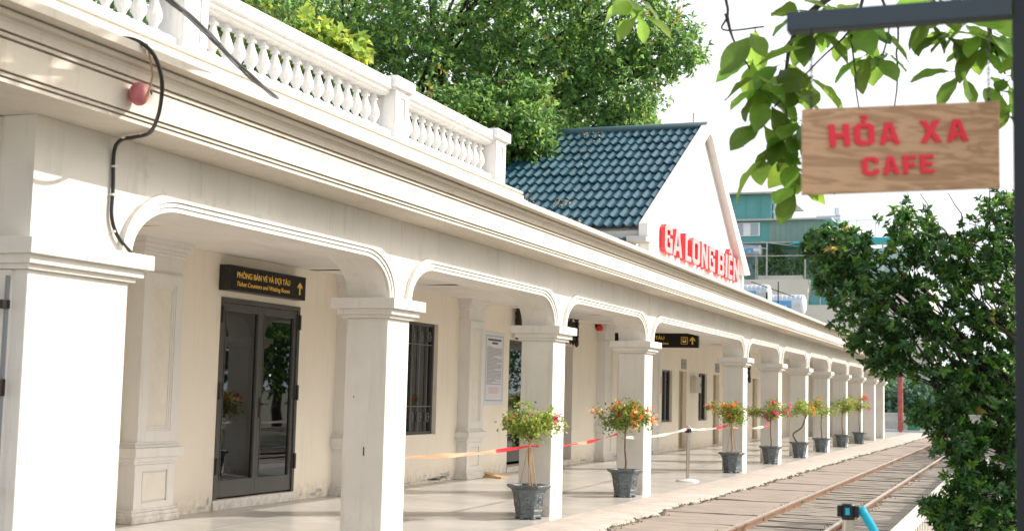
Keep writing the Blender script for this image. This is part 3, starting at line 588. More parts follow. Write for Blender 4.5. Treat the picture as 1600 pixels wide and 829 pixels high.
# gable roof over the entrance
GA = piece('gable_roof')
EY, RY, RZ, EZ = 18.52, 22.43, 6.08, 3.90; SL = (RZ - EZ) / (RY - EY)
def tile_field(x0, x1, ya, za, yb, zb, name, rows, period=.150, parent=GA, mt='tile'):
    L_ = math.hypot(yb - ya, zb - za); dy, dz = (yb - ya) / L_, (zb - za) / L_; ny, nz = -dz, dy
    if nz < 0: ny, nz = -ny, -nz
    nx = int((x1 - x0) / period * 8); q = MB(); jr = random.Random(int(ya * 10) + rows); ntile = int((x1 - x0) / period / 2) + 2
    for r in range(rows):
        jz = [jr.gauss(0, .0035) for _ in range(ntile)]; js = [jr.gauss(0, .006) for _ in range(ntile)]
        s0 = L_ * r / rows - (.02 if r else 0); s1 = L_ * (r + 1) / rows; vs = []
        for k in range(nx + 1):
            x = x0 + (x1 - x0) * k / nx; ph = (x - x0) / period; fr_ = ph % 1.0
            ti = int(ph / 2); h = 0.030 * max(-.25, math.sin(2 * math.pi * ph)) + jz[ti]; drop = .022 * (0.5 + .5 * math.sin(2 * math.pi * ph - 1.2)) + js[ti]
            for s, lift in ((s0 - drop, .030), (s0 - drop, .046), (s1 + .03, .010)):
                hh = h + lift if lift != .030 else h + .022
                vs.append((x, ya + dy * s + ny * hh, za + dz * s + nz * hh))
        q.add(vs, [(3 * k + e, 3 * k + 3 + e, 3 * k + 4 + e, 3 * k + 1 + e) for k in range(nx) for e in range(2)])
    return build(name, q, mt, parent, smooth='auto')
tile_field(-13.5, -5.14, EY - .02, EZ - .01, RY, RZ, 'roof_tiles', 12)
tile_field(-13.5, -5.14, 2 * RY - EY + .02, EZ - .01, RY, RZ, 'roof_tiles', 12)
q = MB(); q.tube([(-13.5, RY, RZ + .02), (-5.05, RY, RZ + .03)], .085, 10); build('ridge_cap', q, 'ridge', GA, smooth=True)
q = MB(); q.prism([(RY, RZ - .02), (EY, EZ - .06), (EY + .02, EZ - .16), (RY, RZ - .16), (2 * RY - EY - .02, EZ - .16), (2 * RY - EY, EZ - .06)], -13.4, -5.16, 'x'); build('roof_deck', q, 'greyconc', GA)
q = MB(); q.box(-13.4, -5.31, EY + .06, EY + .2, 3.74, 3.88); build('eave_beam', q, 'greyconc', GA)
tile_field(-9.0, -5.30, EY - .22, 3.58, EY + .12, 3.75, 'lower_tiles', 1)
q = MB(); q.box(-12.5, -5.24, EY + .2, 26.0, 3.465, 3.80); build('gable_base', q, 'pilaster', GA)
# front gable wall
GY0, GY1 = 18.88, 25.95
q = MB(); q.prism([(GY0, 3.464), (GY1, 3.464), (GY1, EZ + .02), (RY, RZ - .06), (GY0, EZ + .02)], -5.26, -5.13, 'x'); build('gable_wall', q, 'pilaster', GA)
q = MB(); q.box(-5.13, -5.10, GY0 + .25, GY1 - .1, 3.47, 3.57); q.box(-5.13, -5.09, GY0, GY0 + .20, 3.47, 3.78); q.box(-5.13, -5.09, GY1 - .14, GY1, 3.47, 3.80); build('gable_plinth', q, 'pilaster', GA, bevel=.004)
t = .23
for poly in ([(22.43, 6.17), (22.43, 5.98), (18.58, 3.76), (18.46, 3.76), (18.46, 3.94)], [(22.432, 6.17), (26.15, 3.89), (25.66, 3.83), (22.62, 5.95), (22.432, 5.98)]):
    q = MB(); q.prism(poly, -5.135, -5.0, 'x'); build('rake_board', q, 'pilaster', GA, bevel=.004)
q = MB(); q.box(-5.30, -5.01, 18.40, 18.75, 3.68, 3.755); build('rake_foot', q, 'greyconc', GA, bevel=.004)
q = MB(); q.tube([(-5.3, RY, 6.1), (-5.3, RY, 6.36)], .008, 6); tag(build('lightning_rod', q, 'iron'), 'thin dark rod standing on the roof ridge', 'lightning rod')
# fallen leaves on the tiles
q = MB(); rr = random.Random(11)
for cx, cs, sp, n in ((-8.2, .9, .5, 90), (-7.9, .5, .4, 70), (-7.3, .9, .3, 50), (-6.95, .35, .35, 60), (-8.9, .9, .5, 60), (-6.6, .8, .2, 20), (-8.5, 1.6, .7, 40), (-6.2, .2, .3, 14), (-7.0, 3.95, 1.0, 40)):
    for _ in range(n):
        s = cs * 4.3 / 4.3 + rr.gauss(0, sp * .6); x = cx + rr.gauss(0, .12) + (s - cs) * -.1; s = min(max(s, .05), 4.2); y = EY + s * .871; z = EZ + s * .491 + .075; a = rr.uniform(0, 6.28); l = rr.uniform(.02, .05)
        ca, sa = math.cos(a) * l, math.sin(a) * l; q.add([(x - ca, y - sa * .87, z - sa * .49), (x + sa * .5, y - ca * .4, z + .012), (x + ca, y + sa * .87, z + sa * .49), (x - sa * .5, y + ca * .4, z + .022)], [(0, 1, 2, 3)])
tag(build('fallen_leaves', q, 'deadleaf'), 'dry brown leaves lying in drifts on the blue roof tiles', 'fallen leaves', kind='stuff')

# ------------------------------------------------------------------ lettering and signs
LT = root_at0('station_lettering', 'thick red letters reading GA LONG BIÊN mounted along the base of the white gable', 'lettering')
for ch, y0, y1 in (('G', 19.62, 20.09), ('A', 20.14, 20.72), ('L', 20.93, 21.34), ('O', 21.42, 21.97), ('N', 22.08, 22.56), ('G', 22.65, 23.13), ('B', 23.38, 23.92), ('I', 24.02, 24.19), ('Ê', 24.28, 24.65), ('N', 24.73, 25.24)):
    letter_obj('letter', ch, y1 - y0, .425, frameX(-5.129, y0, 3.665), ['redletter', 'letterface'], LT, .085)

def board(name, label, cat, x0, x1, y0, y1, z0, z1, mt, rim=None, group=None):
    e = root_at0(name, label, cat, group); q = MB(); q.box(x0, x1, y0, y1, z0, z1); build('housing', q, 'black', e, bevel=.004)
    q = MB(); q.box(x1, x1 + .002, y0 + .02, y1 - .02, z0 + .015, z1 - .015); build('face', q, mt, e); return e
def arrow_up(parent, x, y, z, s):
    q = MB(); q.box(x, x + .003, y - s * .11, y + s * .11, z, z + s * .72); q.prism([(y - s * .38, z + s * .52), (y - s * .38, z + s * .72), (y, z + s * 1.05), (y, z + s * .80)], x, x + .003, 'x'); q.prism([(y + s * .38, z + s * .52), (y, z + s * .80), (y, z + s * 1.05), (y + s * .38, z + s * .72)], x, x + .003, 'x')
    build('arrow', q, 'yellow', parent)
S1 = board('ticket_sign', 'black sign reading PHÒNG BÁN VÉ VÀ ĐỢI TÀU over the double door', 'sign', WX + .002, WX + .15, 13.88, 15.72, 2.635, 2.945, 'signblack', group='black and yellow station signs')
fx = WX + .153
text_obj('lettering', 'PHÒNG BÁN VÉ VÀ ĐỢI TÀU', .072, frameX(fx, 14.04, 2.80), 'yellow', S1, offset=.012, width=1.26)
text_obj('lettering', 'Ticket Counters and Waiting Room', .056, frameX(fx, 14.04, 2.70), 'yellow', S1, offset=.010, width=1.26, shear=.15)
arrow_up(S1, fx, 15.56, 2.70, .155)
S2 = root_at0('platform_sign', 'black hanging sign in yellow reading RA TÀU To Trains with an arrow', 'sign', 'black and yellow station signs')
q = MB(); q.box(-8.58, -6.68, 29.0, 29.12, 2.56, 2.875); build('housing', q, 'black', S2, bevel=.004)
q = MB(); q.box(-8.56, -6.70, 28.998, 29.0, 2.575, 2.86); build('face', q, 'signblack', S2)
def frameY(x, y, z): return Matrix(((1, 0, 0, x), (0, 0, -1, y), (0, 1, 0, z), (0, 0, 0, 1)))
text_obj('lettering', 'RA TÀU', .075, frameY(-7.80, 28.996, 2.735), 'yellow', S2, offset=.012, width=.36)
text_obj('lettering', 'To Trains', .058, frameY(-7.84, 28.996, 2.625), 'yellow', S2, offset=.010, width=.50, shear=.15)
def boxY(q, x0, x1, z0, z1): q.box(x0, x1, 28.993, 28.996, z0, z1)
q = MB(); boxY(q, -6.822, -6.788, 2.63, 2.76); q.prism([(-6.805, 2.80), (-6.805, 2.755), (-6.865, 2.695), (-6.865, 2.74)], 28.993, 28.996, 'y'); q.prism([(-6.805, 2.80), (-6.745, 2.74), (-6.745, 2.695), (-6.805, 2.755)], 28.993, 28.996, 'y'); build('arrow', q, 'yellow', S2)
q = MB(); xc, zc = -6.985, 2.715
for a0, a1, z0, z1 in ((-.075, .075, .07, .08), (-.075, .075, -.08, -.07), (-.075, -.065, -.07, .07), (.065, .075, -.07, .07), (-.04, .04, -.045, .0), (-.04, .04, .04, .05), (-.04, -.03, .0, .04), (.03, .04, .0, .04)): boxY(q, xc + a0, xc + a1, zc + z0, zc + z1)
build('train_icon', q, 'yellow', S2)
q = MB(); q.tube([(-8.3, 29.06, 2.87), (-8.3, 29.06, 3.08)], .008, 6); q.tube([(-6.95, 29.06, 2.87), (-6.95, 29.06, 3.08)], .008, 6); build('hanger', q, 'black', S2)

# poster
PO = root_at0('notice_poster', 'tall pale printed notice hung on the cream wall between pilaster and door', 'notice')
q = MB(); q.box(WX + .002, WX + .012, 22.50, 23.45, 1.25, 2.58); build('sheet', q, 'paper', PO)
q = MB(); X = WX + .012
for a0, a1, z0, z1 in ((22.55, 23.40, 2.50, 2.512), (22.55, 23.40, 1.33, 1.342), (22.55, 22.56, 1.342, 2.50), (23.39, 23.40, 1.342, 2.50)): q.box(X, X + .002, a0, a1, z0, z1)
rr = random.Random(8); z = 2.30
while z > 1.62:
    e = 23.34 - (rr.uniform(.1, .5) if rr.random() < .3 else 0); y = 22.61
    while y < e: l = rr.uniform(.03, .09); q.box(X, X + .002, y, min(y + l, e), z, z + .012); y += l + .015
    z -= .024
build('body_text', q, 'ink', PO)
q = MB()
for (a0, a1, z) in ((22.64, 23.30, 2.42), (22.84, 23.12, 2.36)):
    y = a0
    while y < a1: l = rr.uniform(.02, .03); q.box(X, X + .002, y, y + l, z, z + .035); y += l + .008
build('heading', q, 'inkdark', PO)
q = MB()
for z in (1.56, 1.53, 1.50, 1.47):
    y = 22.72
    while y < 23.2: l = rr.uniform(.03, .08); q.box(X, X + .002, y, y + l, z, z + .014); y += l + .015
build('red_text', q, 'inkred', PO)
# small wall things
q = MB(); q.box(WX + .002, WX + .012, 37.38, 38.0, 2.27, 2.55); e = root_at0('door_plaque', 'small grey plaque on the wall above the nearer tan doorway', 'plaque', 'plaques above the tan doors'); build('plate', q, 'plaque', e)
q = MB(); q.box(WX + .012, WX + .015, 37.45, 37.93, 2.38, 2.45); q.box(WX + .012, WX + .015, 37.5, 37.85, 2.31, 2.34); build('text_lines', q, 'ink', e)
q = MB(); q.box(WX + .002, WX + .012, 41.84, 42.46, 2.27, 2.55); e = root_at0('door_plaque', 'small grey plaque above the tan doorway beyond the second small window', 'plaque', 'plaques above the tan doors'); build('plate', q, 'plaque', e)
q = MB(); q.box(WX + .012, WX + .015, 41.9, 42.4, 2.38, 2.45); q.box(WX + .012, WX + .015, 41.95, 42.3, 2.31, 2.34); build('text_lines', q, 'ink', e)
e = root_at0('electrical_box', 'putty coloured electrical box on the wall between two small windows', 'electrical box')
q = MB(); q.box(WX + .002, WX + .16, 38.5, 39.25, 1.61, 2.07); build('casing', q, 'boxgrey', e, bevel=.01); q = MB(); q.box(WX + .16, WX + .168, 38.55, 39.2, 1.66, 2.02); build('lid', q, 'boxgrey', e, bevel=.006); q = MB(); q.box(WX + .168, WX + .18, 39.1, 39.14, 1.8, 1.88); build('latch', q, 'black', e)
q = MB(); q.box(WX + .002, WX + .014, 34.98, 35.22, 1.56, 2.0); e = tag(build('red_notice', q, 'inkred'), 'narrow faded red notice beside the small dark window', 'notice')
q = MB(); q.lathe([(.0, 0), (.05, .0), (.075, .03), (.075, .08), (.05, .13), (.02, .17), (0.0, .18)], (WX + .09, 29.2, 2.92), 14); o = tag(build('fire_alarm', q, 'alarm', smooth=True), 'small red round alarm under the ceiling beside a pilaster', 'alarm')
q = MB(); q.box(WX + .002, WX + .05, 29.15, 29.25, 3.0, 3.07); build('bracket', q, 'black', o)
q = MB(); q.tube([(WX + .03, 31.1, .02), (WX + .03, 31.1, 2.27)], .03, 8); tag(build('wall_pipe', q, 'iron'), 'dark vertical pipe on the back wall beside the fourth column', 'pipe')
# ornate board above the recessed door
OB = root_at0('ornate_board', 'dark board in a scrolled black iron frame over the recessed glass door', 'board')
q = MB(); q.box(WX + .04, WX + .09, 24.0, 27.42, 2.62, 3.02); build('panel', q, 'signblack', OB, bevel=.005)
q = MB(); X = WX + .1
def scroll(q, x, y, z, r, sg=1, sz=1, th=.018):
    q.tube([(x, y + sg * r * (1 - t_ / 9.5) * math.cos(t_), z + sz * r * (1 - t_ / 9.5) * math.sin(t_)) for t_ in np.linspace(0, 8.5, 26)], th, 6)
for y, sg in ((23.9, -1), (27.52, 1)):
    q.tube([(X, y, 2.55 + k * .055) for k in range(11)], [.03 + .022 * abs(math.sin(k * 1.4)) for k in range(11)], 8)
    scroll(q, X, y + sg * .0, 2.58, .085, sg, -1, .024); scroll(q, X, y - sg * .1, 3.08, .08, -sg, 1, .022); scroll(q, X, y - sg * .22, 2.57, .07, sg, 1, .018)
for k in range(12): scroll(q, X, 24.25 + k * .26, 3.04, .07, 1 if k % 2 else -1, 1, .014); scroll(q, X, 24.25 + k * .26, 2.60, .06, -1 if k % 2 else 1, -1, .014)
build('iron_frame', q, 'iron', OB, smooth=True)
# scroll brackets of hanging lamps under the arcade further on
for i, (y, z, lab) in enumerate(((34.2, 2.10, 'black scrolled iron bracket showing beyond the sixth column'), (38.6, 2.18, 'black scrolled iron bracket showing beyond the seventh column'), (42.9, 2.28, 'black scrolled iron bracket showing beyond the eighth column'))):
    q = MB(); x = -6.55
    q.tube([(x, y, z + .42), (x, y, z - .22)], .022, 6); q.tube([(x, y - .25, z + .3), (x, y, z + .1), (x, y + .1, z - .2)], .03, 6); q.tube([(x, y - .2, z + .1), (x, y + .12, z - .12)], .028, 6)
    scroll(q, x, y, z + .12, .12, 1, 1, .022); scroll(q, x, y, z - .1, .1, -1, -1, .022)
    tag(build('iron_bracket', q, 'iron', smooth=True), lab, 'bracket', 'iron brackets under the arcade')
    q = MB(); q.tube([(x, y, z + .42), (x, y, 3.07)], .012, 6); build('rod', q, 'iron', bpy.data.objects['iron_bracket' + ('' if i == 0 else '.%03d' % i)])

# ------------------------------------------------------------------ float, cables, pipe on the near end
e = root_at0('old_float', 'faded red round float hanging by a tan cord on the cornice', 'float')
q = MB(); q.sphere((-4.905, 6.555, 3.205), .072, (.8, .85, 1.0), 14); build('shell', q, 'buoy', e, smooth=True)
q = MB(); q.tube([(-4.835, 6.51, 3.145), (-4.825, 6.525, 3.19), (-4.82, 6.545, 3.24), (-4.80, 6.535, 3.31), (-4.785, 6.48, 3.40), (-4.785, 6.455, 3.455), (-4.80, 6.47, 3.475), (-4.9, 6.45, 3.485)], .0065, 8); build('cord', q, 'cord', e, smooth=True)
q = MB(); q.tube([(-4.842, 6.58, 3.212), (-4.835, 6.583, 3.215)], .012, 8); build('eyelet', q, 'black', e)
def cat(pts, n=8):
    """Catmull-Rom through pts"""
    P_ = [Vector(p) for p in pts]; P_ = [P_[0]] + P_ + [P_[-1]]; out = []
    for i in range(1, len(P_) - 2):
        for k in range(n):
            t_ = k / n; a, b, c, d = P_[i - 1], P_[i], P_[i + 1], P_[i + 2]
            out.append(0.5 * ((2 * b) + (c - a) * t_ + (2 * a - 5 * b + 4 * c - d) * t_ ** 2 + (3 * b - a - 3 * c + d) * t_ ** 3))
    out.append(P_[-2]); return out
e = root_at0('cornice_cable', 'thick black cable looping off the cornice edge and down to the first capital', 'cable')
q = MB(); q.tube(cat([(-4.95, 6.33, 3.49), (-4.84, 6.37, 3.485), (-4.775, 6.43, 3.45), (-4.75, 6.50, 3.38), (-4.75, 6.56, 3.26), (-4.83, 6.66, 3.13), (-4.94, 6.76, 3.045), (-5.05, 6.85, 3.025), (-5.20, 6.91, 3.022), (-5.33, 6.96, 3.02), (-5.395, 6.985, 2.95), (-5.40, 7.0, 2.72), (-5.40, 7.0, 2.55), (-5.395, 7.05, 2.44), (-5.385, 7.13, 2.37), (-5.375, 7.22, 2.315)]), .0125, 10); build('sheath', q, 'cable', e, smooth=True)
for (x, y, z) in ((-5.39, 6.995, 2.86), (-5.40, 7.0, 2.68), (-5.40, 7.035, 2.45), (-5.10, 6.88, 3.03), (-5.28, 6.93, 3.03)):
    q = MB(); q.box(x - .018, x + .0135, y - .0145, y + .0145, z - .007, z + .007); build('cable_clip', q, 'clip', e, bevel=.003)
e = root_at0('cable_bundle', 'bundle of black and grey overhead cables slanting across the balustrade', 'cable bundle')
for i, (dy, dz, mt, r) in enumerate(((0, 0, 'cable', .012), (.015, .02, 'cablegrey', .009), (-.01, .025, 'cable', .009), (.02, -.012, 'cable', .008), (-.015, .01, 'cablegrey', .007))):
    q = MB(); P0 = Vector((-4.98, 8.25, 3.53)); P1 = Vector((-3.8, 3.9, 3.71)); pts = [P0 + (P1 - P0) * t_ + Vector((0, dy * math.cos(t_ * 14 + i), dz * math.sin(t_ * 17 + i) - .03 * t_ * (1 - t_))) for t_ in np.linspace(0, 1, 30)]
    pts = [Vector((-5.35, 8.5, 3.47))] + pts + [Vector((-3.3, 2.1, 3.79)), Vector((-2.4, -1.2, 3.95))]
    q.tube(pts, r, 6); build('wire', q, mt, e, smooth=True)
e = root_at0('end_wall_pipe', 'thin grey pipe with white brackets down the shaded end wall at the left', 'pipe')
q = MB(); q.tube([(-5.53, 6.255, 0), (-5.53, 6.255, 2.1)], .014, 8); build('tube', q, 'cablegrey', e)
for z, hz, l in ((1.93, .012, .12), (1.45, .035, .09), (.86, .012, .1)):
    q = MB(); q.box(-5.55 - l, -5.55, 6.20, 6.23, z - hz, z + hz); build('rod', q, 'whitebase', e, bevel=.004)
    q = MB(); q.box(-5.555, -5.51, 6.20, 6.264, z - hz - .012, z + hz + .016); build('bracket', q, 'iron', e, bevel=.003)
q = MB(); q.box(-5.76, -5.69, 6.10, 6.174, 2.21, 2.27); tag(build('wall_socket', q, 'black', bevel=.005), 'small black fitting under the capital on the shaded end wall', 'fitting')
q = MB(); q.tube([(-5.5, 57.75, 0), (-5.5, 57.75, 3.0)], .06, 10); tag(build('drain_pipe', q, 'whitebase', smooth=True), 'white drainpipe at the far end of the arcade', 'drainpipe')
q = MB(); q.prism([(-8.95, .0), (-8.45, .0), (-8.9, .09)], 22.05, 22.3, 'y'); q.box(-8.9, -8.5, 21.98, 22.04, .0, .03); tag(build('wood_scrap', q, 'bamboo'), 'small wedge of scrap wood lying at the foot of a pilaster', 'scrap')

# ------------------------------------------------------------------ potted bougainvilleas
def leaf_np(P, D, U, L, Wd, fold=0.25, shape='diamond'):
    """P base, D dir, U normal (n,3); L, Wd (n,) -> vertices, faces"""
    D = D / np.linalg.norm(D, axis=1, keepdims=True); S = np.cross(D, U); S /= (np.linalg.norm(S, axis=1, keepdims=True) + 1e-9); U = np.cross(S, D)
    L = L[:, None]; Wd = Wd[:, None]; n = len(P)
    if shape == 'diamond':
        V = np.stack([P, P + D * L * .45 + S * Wd * .5 + U * Wd * fold, P + D * L - U * L * .12, P + D * L * .45 - S * Wd * .5 + U * Wd * fold], 1)
        k = np.arange(n) * 4; F = np.concatenate([np.stack([k, k + 1, k + 2], 1), np.stack([k, k + 2, k + 3], 1)])
        return V.reshape(-1, 3), F
def leaf_object(name, P, D, U, L, Wd, mats, mi=None, parent=None, smooth=False, fold=.25):
    V, F = leaf_np(np.asarray(P, float), np.asarray(D, float), np.asarray(U, float), np.asarray(L, float), np.asarray(Wd, float), fold)
    me = bpy.data.meshes.new(name); me.vertices.add(len(V)); me.vertices.foreach_set('co', V.ravel()); nF = len(F)
    me.loops.add(nF * 3); me.loops.foreach_set('vertex_index', F.ravel()); me.polygons.add(nF); me.polygons.foreach_set('loop_start', np.arange(nF) * 3); me.polygons.foreach_set('loop_total', np.full(nF, 3))
    for q in mats: me.materials.append(M[q])
    if mi is not None: me.polygons.foreach_set('material_index', np.concatenate([mi, mi]).astype(np.int32))
    me.update(calc_edges=True); me.validate(); o = bpy.data.objects.new(name, me); sc.collection.objects.link(o)
    if parent: o.parent = parent
    return o
def pot_mesh():
    q = MB(); q.lathe([(.02, .0), (.155, .0), (.155, .02), (.148, .035), (.158, .055), (.166, .075), (.160, .095), (.168, .11), (.180, .20), (.195, .28), (.215, .325), (.262, .352), (.270, .372), (.262, .385), (.228, .378), (.205, .34), (.20, .31), (.02, .31)], (0, 0, .022), 6, 0.0)
    for k in range(6):
        t_ = k * math.pi / 3; c, s = math.cos(t_), math.sin(t_); q.lathe([(.034, 0), (.038, .024)], (c * .128, s * .128, 0), 6, t_)
    return q
POTM = pot_mesh()
def relief():
    q = MB()
    for k in range(6):
        t_ = (k + .5) * math.pi / 3; c, s = math.cos(t_), math.sin(t_); r = .165
        def W_(u_, z): rr_ = .152 + (z - .12) * .105; return (c * rr_ * 1.02 - s * u_, s * rr_ * 1.02 + c * u_, z + .022)
        q.tube([W_(.032 * math.cos(a_) * (1 - a_ / 11), .205 + .042 * math.sin(a_) * (1 - a_ / 11)) for a_ in np.linspace(0, 7, 16)], .0065, 5)
        for u0, z0, u1, z1 in ((-.065, .13, -.065, .28), (.065, .13, .07, .28), (-.065, .285, .07, .285), (-.06, .125, .06, .125)):
            q.tube([W_(u0, z0), W_(u1, z1)], .003, 4)
    return q
RELM = relief()
pot0 = {}
def potted(i, x, y, label, h=1.28, spread=.30, fh=.30, nleaf=1000, lf='bougleaf', flowers=(), lean=(0, 0), stakes=False, rz=0.3, squash=1.0, dens=1.0, trunkmul=1.0, off=(0, 0)):
    rr = np.random.default_rng(100 + i); e = empty('potted_bougainvillea', (x, y, 0), label, 'potted plant', 'potted bougainvilleas in front of the columns')
    if not pot0:
        pot0['p'] = build('pot', POTM, 'pot', e, bevel=.005); pot0['r'] = build('relief', RELM, 'potlight', pot0['p'], smooth=True)
        q = MB(); q.lathe([(.195, .335), (.05, .345), (.0, .345)], (0, 0, 0), 6); pot0['s'] = build('soil', q, 'soil', e)
    else:
        a = pot0['p'].copy(); sc.collection.objects.link(a); a.parent = e; b_ = pot0['r'].copy(); sc.collection.objects.link(b_); b_.parent = a; c = pot0['s'].copy(); sc.collection.objects.link(c); c.parent = e
        a.rotation_euler = (0, 0, rz); c.rotation_euler = (0, 0, rz)
    if i == 0: pot0['p'].rotation_euler = (0, 0, rz); pot0['s'].rotation_euler = (0, 0, rz)
    q = MB(); top = Vector((lean[0] + off[0], lean[1] + off[1], h - fh * .75))
    if lean != (0, 0): pts = cat([(0, 0, .33), (-lean[0] * .8, -lean[1] * .6, .5), (-lean[0] * .9, -lean[1] * .7, .62), (lean[0] * .4, lean[1] * .4, .80), tuple(top)], 5)
    else: pts = cat([(0, 0, .33), (.012, .01, .5), (-.01, .015, .72), tuple(top)], 5)
    q.tube(pts, [(.019 - .008 * k / len(pts)) * trunkmul for k in range(len(pts))], 7)
    cen = top + Vector((0, 0, fh * .3)); clumps = []
    nb = 17
    for k in range(nb):
        a_ = rr.uniform(0, 6.28); ra = spread * rr.uniform(.25, 1.05) ; zz = rr.uniform(-.45, .55) * fh * (1.2 - ra / spread * .5) * squash
        tip = cen + Vector((ra * math.cos(a_), ra * math.sin(a_), zz)); mid = (top + tip) / 2 + Vector((0, 0, .05))
        q.tube([top - Vector((0, 0, rr.uniform(0, .12))), mid, tip], [.008, .005, .002], 5); clumps.append(tip); clumps.append((mid + tip) / 2)
    build('trunk', q, 'bark', e, smooth=True)
    if stakes:
        q = MB()
        for dx_, dy_ in ((.13, -.05), (-.11, -.09), (.0, .13)): q.tube([(dx_ * .9, dy_ * .9, .33), (dx_ * .12, dy_ * .12, h - .42)], .007, 6)
        q.tube([(.012, -.02, .33), (.0, -.012, h - .32)], .009, 6)
        build('stakes', q, 'bamboo', e)
    C_ = np.array([tuple(c) for c in clumps]); idx = rr.integers(0, len(C_), nleaf); g_ = rr.normal(0, 1, (nleaf, 3)) * np.array([.062, .062, .055])
    P_ = C_[idx] + g_; D_ = rr.normal(0, 1, (nleaf, 3)) + np.array([0, 0, -.1]); U_ = rr.normal(0, .6, (nleaf, 3)) + np.array([0, 0, 1.0])
    L_ = rr.uniform(.032, .062, nleaf); mi = (rr.random(nleaf) < .30).astype(int) if lf == 'bougleaf' else (rr.random(nleaf) < .75).astype(int)
    leaf_object('foliage', P_, D_, U_, L_, L_ * .72, ['bougleaf', 'bougleaf2'], mi, e)
    if flowers:
        mats = [f[0] for f in flowers]; Ps, Ds, Us, Ls, Mi = [], [], [], [], []
        for fi, (mt, cnt, dirx, dz) in enumerate(flowers):
            for _ in range(cnt):
                t_ = C_[rr.integers(0, len(C_))].copy()
                for _try in range(12):
                    if (dirx * (t_[0] + t_[1] * .3 - cen.x) > -.02 if dirx else True) and (t_[2] - cen.z) > dz: break
                    t_ = C_[rr.integers(0, len(C_))].copy()
                t_ += (t_ - np.array(cen)) * .22 + rr.normal(0, .035, 3)
                for _b in range(rr.integers(5, 11)):
                    Ps.append(t_ + rr.normal(0, .022, 3)); Ds.append(rr.normal(0, 1, 3)); Us.append(rr.normal(0, 1, 3)); Ls.append(rr.uniform(.034, .056)); Mi.append(fi)
        leaf_object('flowers', Ps, Ds, Us, Ls, np.array(Ls) * .95, mats, np.array(Mi), e)
    return e
P = potted
P(0, -5.56, 15.30, 'potted bougainvillea with light green leaves and bamboo stakes beside the red tape end', h=1.27, spread=.36, fh=.36, nleaf=1250, lf='young', flowers=(('pink', 2, -1, -.3), ('palebract', 2, 0, -.4), ('pink', 2, 0, -.2)), stakes=True, rz=.25)
P(1, -5.55, 19.42, 'potted bougainvillea covered in orange and a few pink blooms in front of the fourth column', h=1.32, spread=.40, fh=.34, nleaf=1500, flowers=(('orange', 26, 1, -.12), ('palebract', 14, 0, -.1), ('pink', 4, -1, -.3), ('orange', 12, -1, 0)), rz=.30)
P(2, -5.52, 27.05, 'potted bougainvillea, orange blooms round a dense green top, beyond the steel barrier post', h=1.33, spread=.42, fh=.34, nleaf=1500, flowers=(('orange', 24, -1, -.1), ('redbract', 4, 1, -.3), ('palebract', 5, 0, 0)), stakes=True, rz=.28)
P(3, -5.50, 31.40, 'potted bougainvillea full of pink and magenta blooms before the sixth column', h=1.40, spread=.50, fh=.36, nleaf=1300, flowers=(('pink', 40, 0, -.2), ('palebract', 8, 1, 0), ('orange', 6, -1, -.3), ('pink', 10, 1, -.3)), rz=.3)
P(4, -5.45, 35.35, 'potted bougainvillea with a crooked leaning trunk and yellow green leaves', h=1.45, spread=.48, fh=.42, nleaf=1300, lf='young', flowers=(('orange', 5, 1, -.3),), lean=(.16, 0.05), rz=.3, trunkmul=1.5)
P(5, -5.50, 39.70, 'potted bougainvillea with scattered red orange blooms on yellow green leaves', h=1.45, spread=.52, fh=.44, nleaf=1400, lf='young', flowers=(('redbract', 9, -1, -.3), ('orange', 4, 0, 0)), rz=.3)
P(6, -5.52, 44.60, 'potted bougainvillea with plain pale green leaves, second from the far end', h=1.50, spread=.52, fh=.46, nleaf=1400, lf='young', flowers=(('palebract', 5, -1, -.4),), rz=.3)
P(7, -5.45, 48.75, 'farthest potted bougainvillea, pink orange blooms on a thin trunk', h=1.60, spread=.55, fh=.5, nleaf=1000, lf='young', flowers=(('redbract', 10, 1, 0), ('orange', 9, -1, -.4), ('pink', 5, 1, -.3)), rz=.3)

# ------------------------------------------------------------------ barrier posts and tapes
e = empty('barrier_post', (-5.60, 23.62, 0), 'brushed steel barrier post on a round white base between the pots', 'barrier post')
q = MB(); q.lathe([(.0, 0), (.20, 0), (.20, .02), (.17, .035), (.05, .05), (.03, .055)], seg=24); build('base', q, 'whitebase', e, smooth='auto')
q = MB(); q.lathe([(.032, .05), (.032, .88), (.036, .885), (.036, .96), (.03, .975), (0, .975)], seg=16); build('post', q, 'chrome', e, smooth='auto')
q = MB(); q.box(-.045, .045, -.075, -.034, .86, .93); q.box(-.045, .045, .034, .06, .86, .93); build('tape_holder', q, 'black', e, bevel=.004)
e = empty('belt_barrier_post', (-0.985, 8.25, 0), 'steel belt barrier post with black head in the near foreground', 'barrier post')
q = MB(); q.lathe([(.0, 0), (.17, 0), (.17, .03), (.05, .05)], seg=24); build('base', q, 'postblack', e, smooth='auto')
q = MB(); q.lathe([(.035, .04), (.035, .80)], seg=20); build('post', q, 'chrome', e, smooth='auto')
q = MB(); q.lathe([(.039, .80), (.039, .885), (.034, .893), (0, .895)], seg=20); q.box(-.062, -.036, -.022, .022, .815, .882); q.box(.036, .062, -.022, .022, .815, .882); build('head', q, 'postblack', e, bevel=.003)
q = MB(); q.box(-.012, .012, -.0415, -.036, .83, .87); build('belt_slot', q, 'belt', e)
q = MB(); pts = [(.06, 0, .872), (.085, .01, .83), (.125, .03, .76), (.17, .05, .66), (.21, .07, .52), (.26, .1, .35), (.3, .12, .1), (.33, .14, 0.01)]
vs = []
for (x, y, z) in pts: vs += [(x - .012, y, z - .012), (x + .028, y + .012, z + .016)]
q.add(vs, [(2 * k, 2 * k + 1, 2 * k + 3, 2 * k + 2) for k in range(len(pts) - 1)]); o = build('belt', q, 'belt', e, smooth=True); sm = o.modifiers.new('thick', 'SOLIDIFY'); sm.thickness = .002
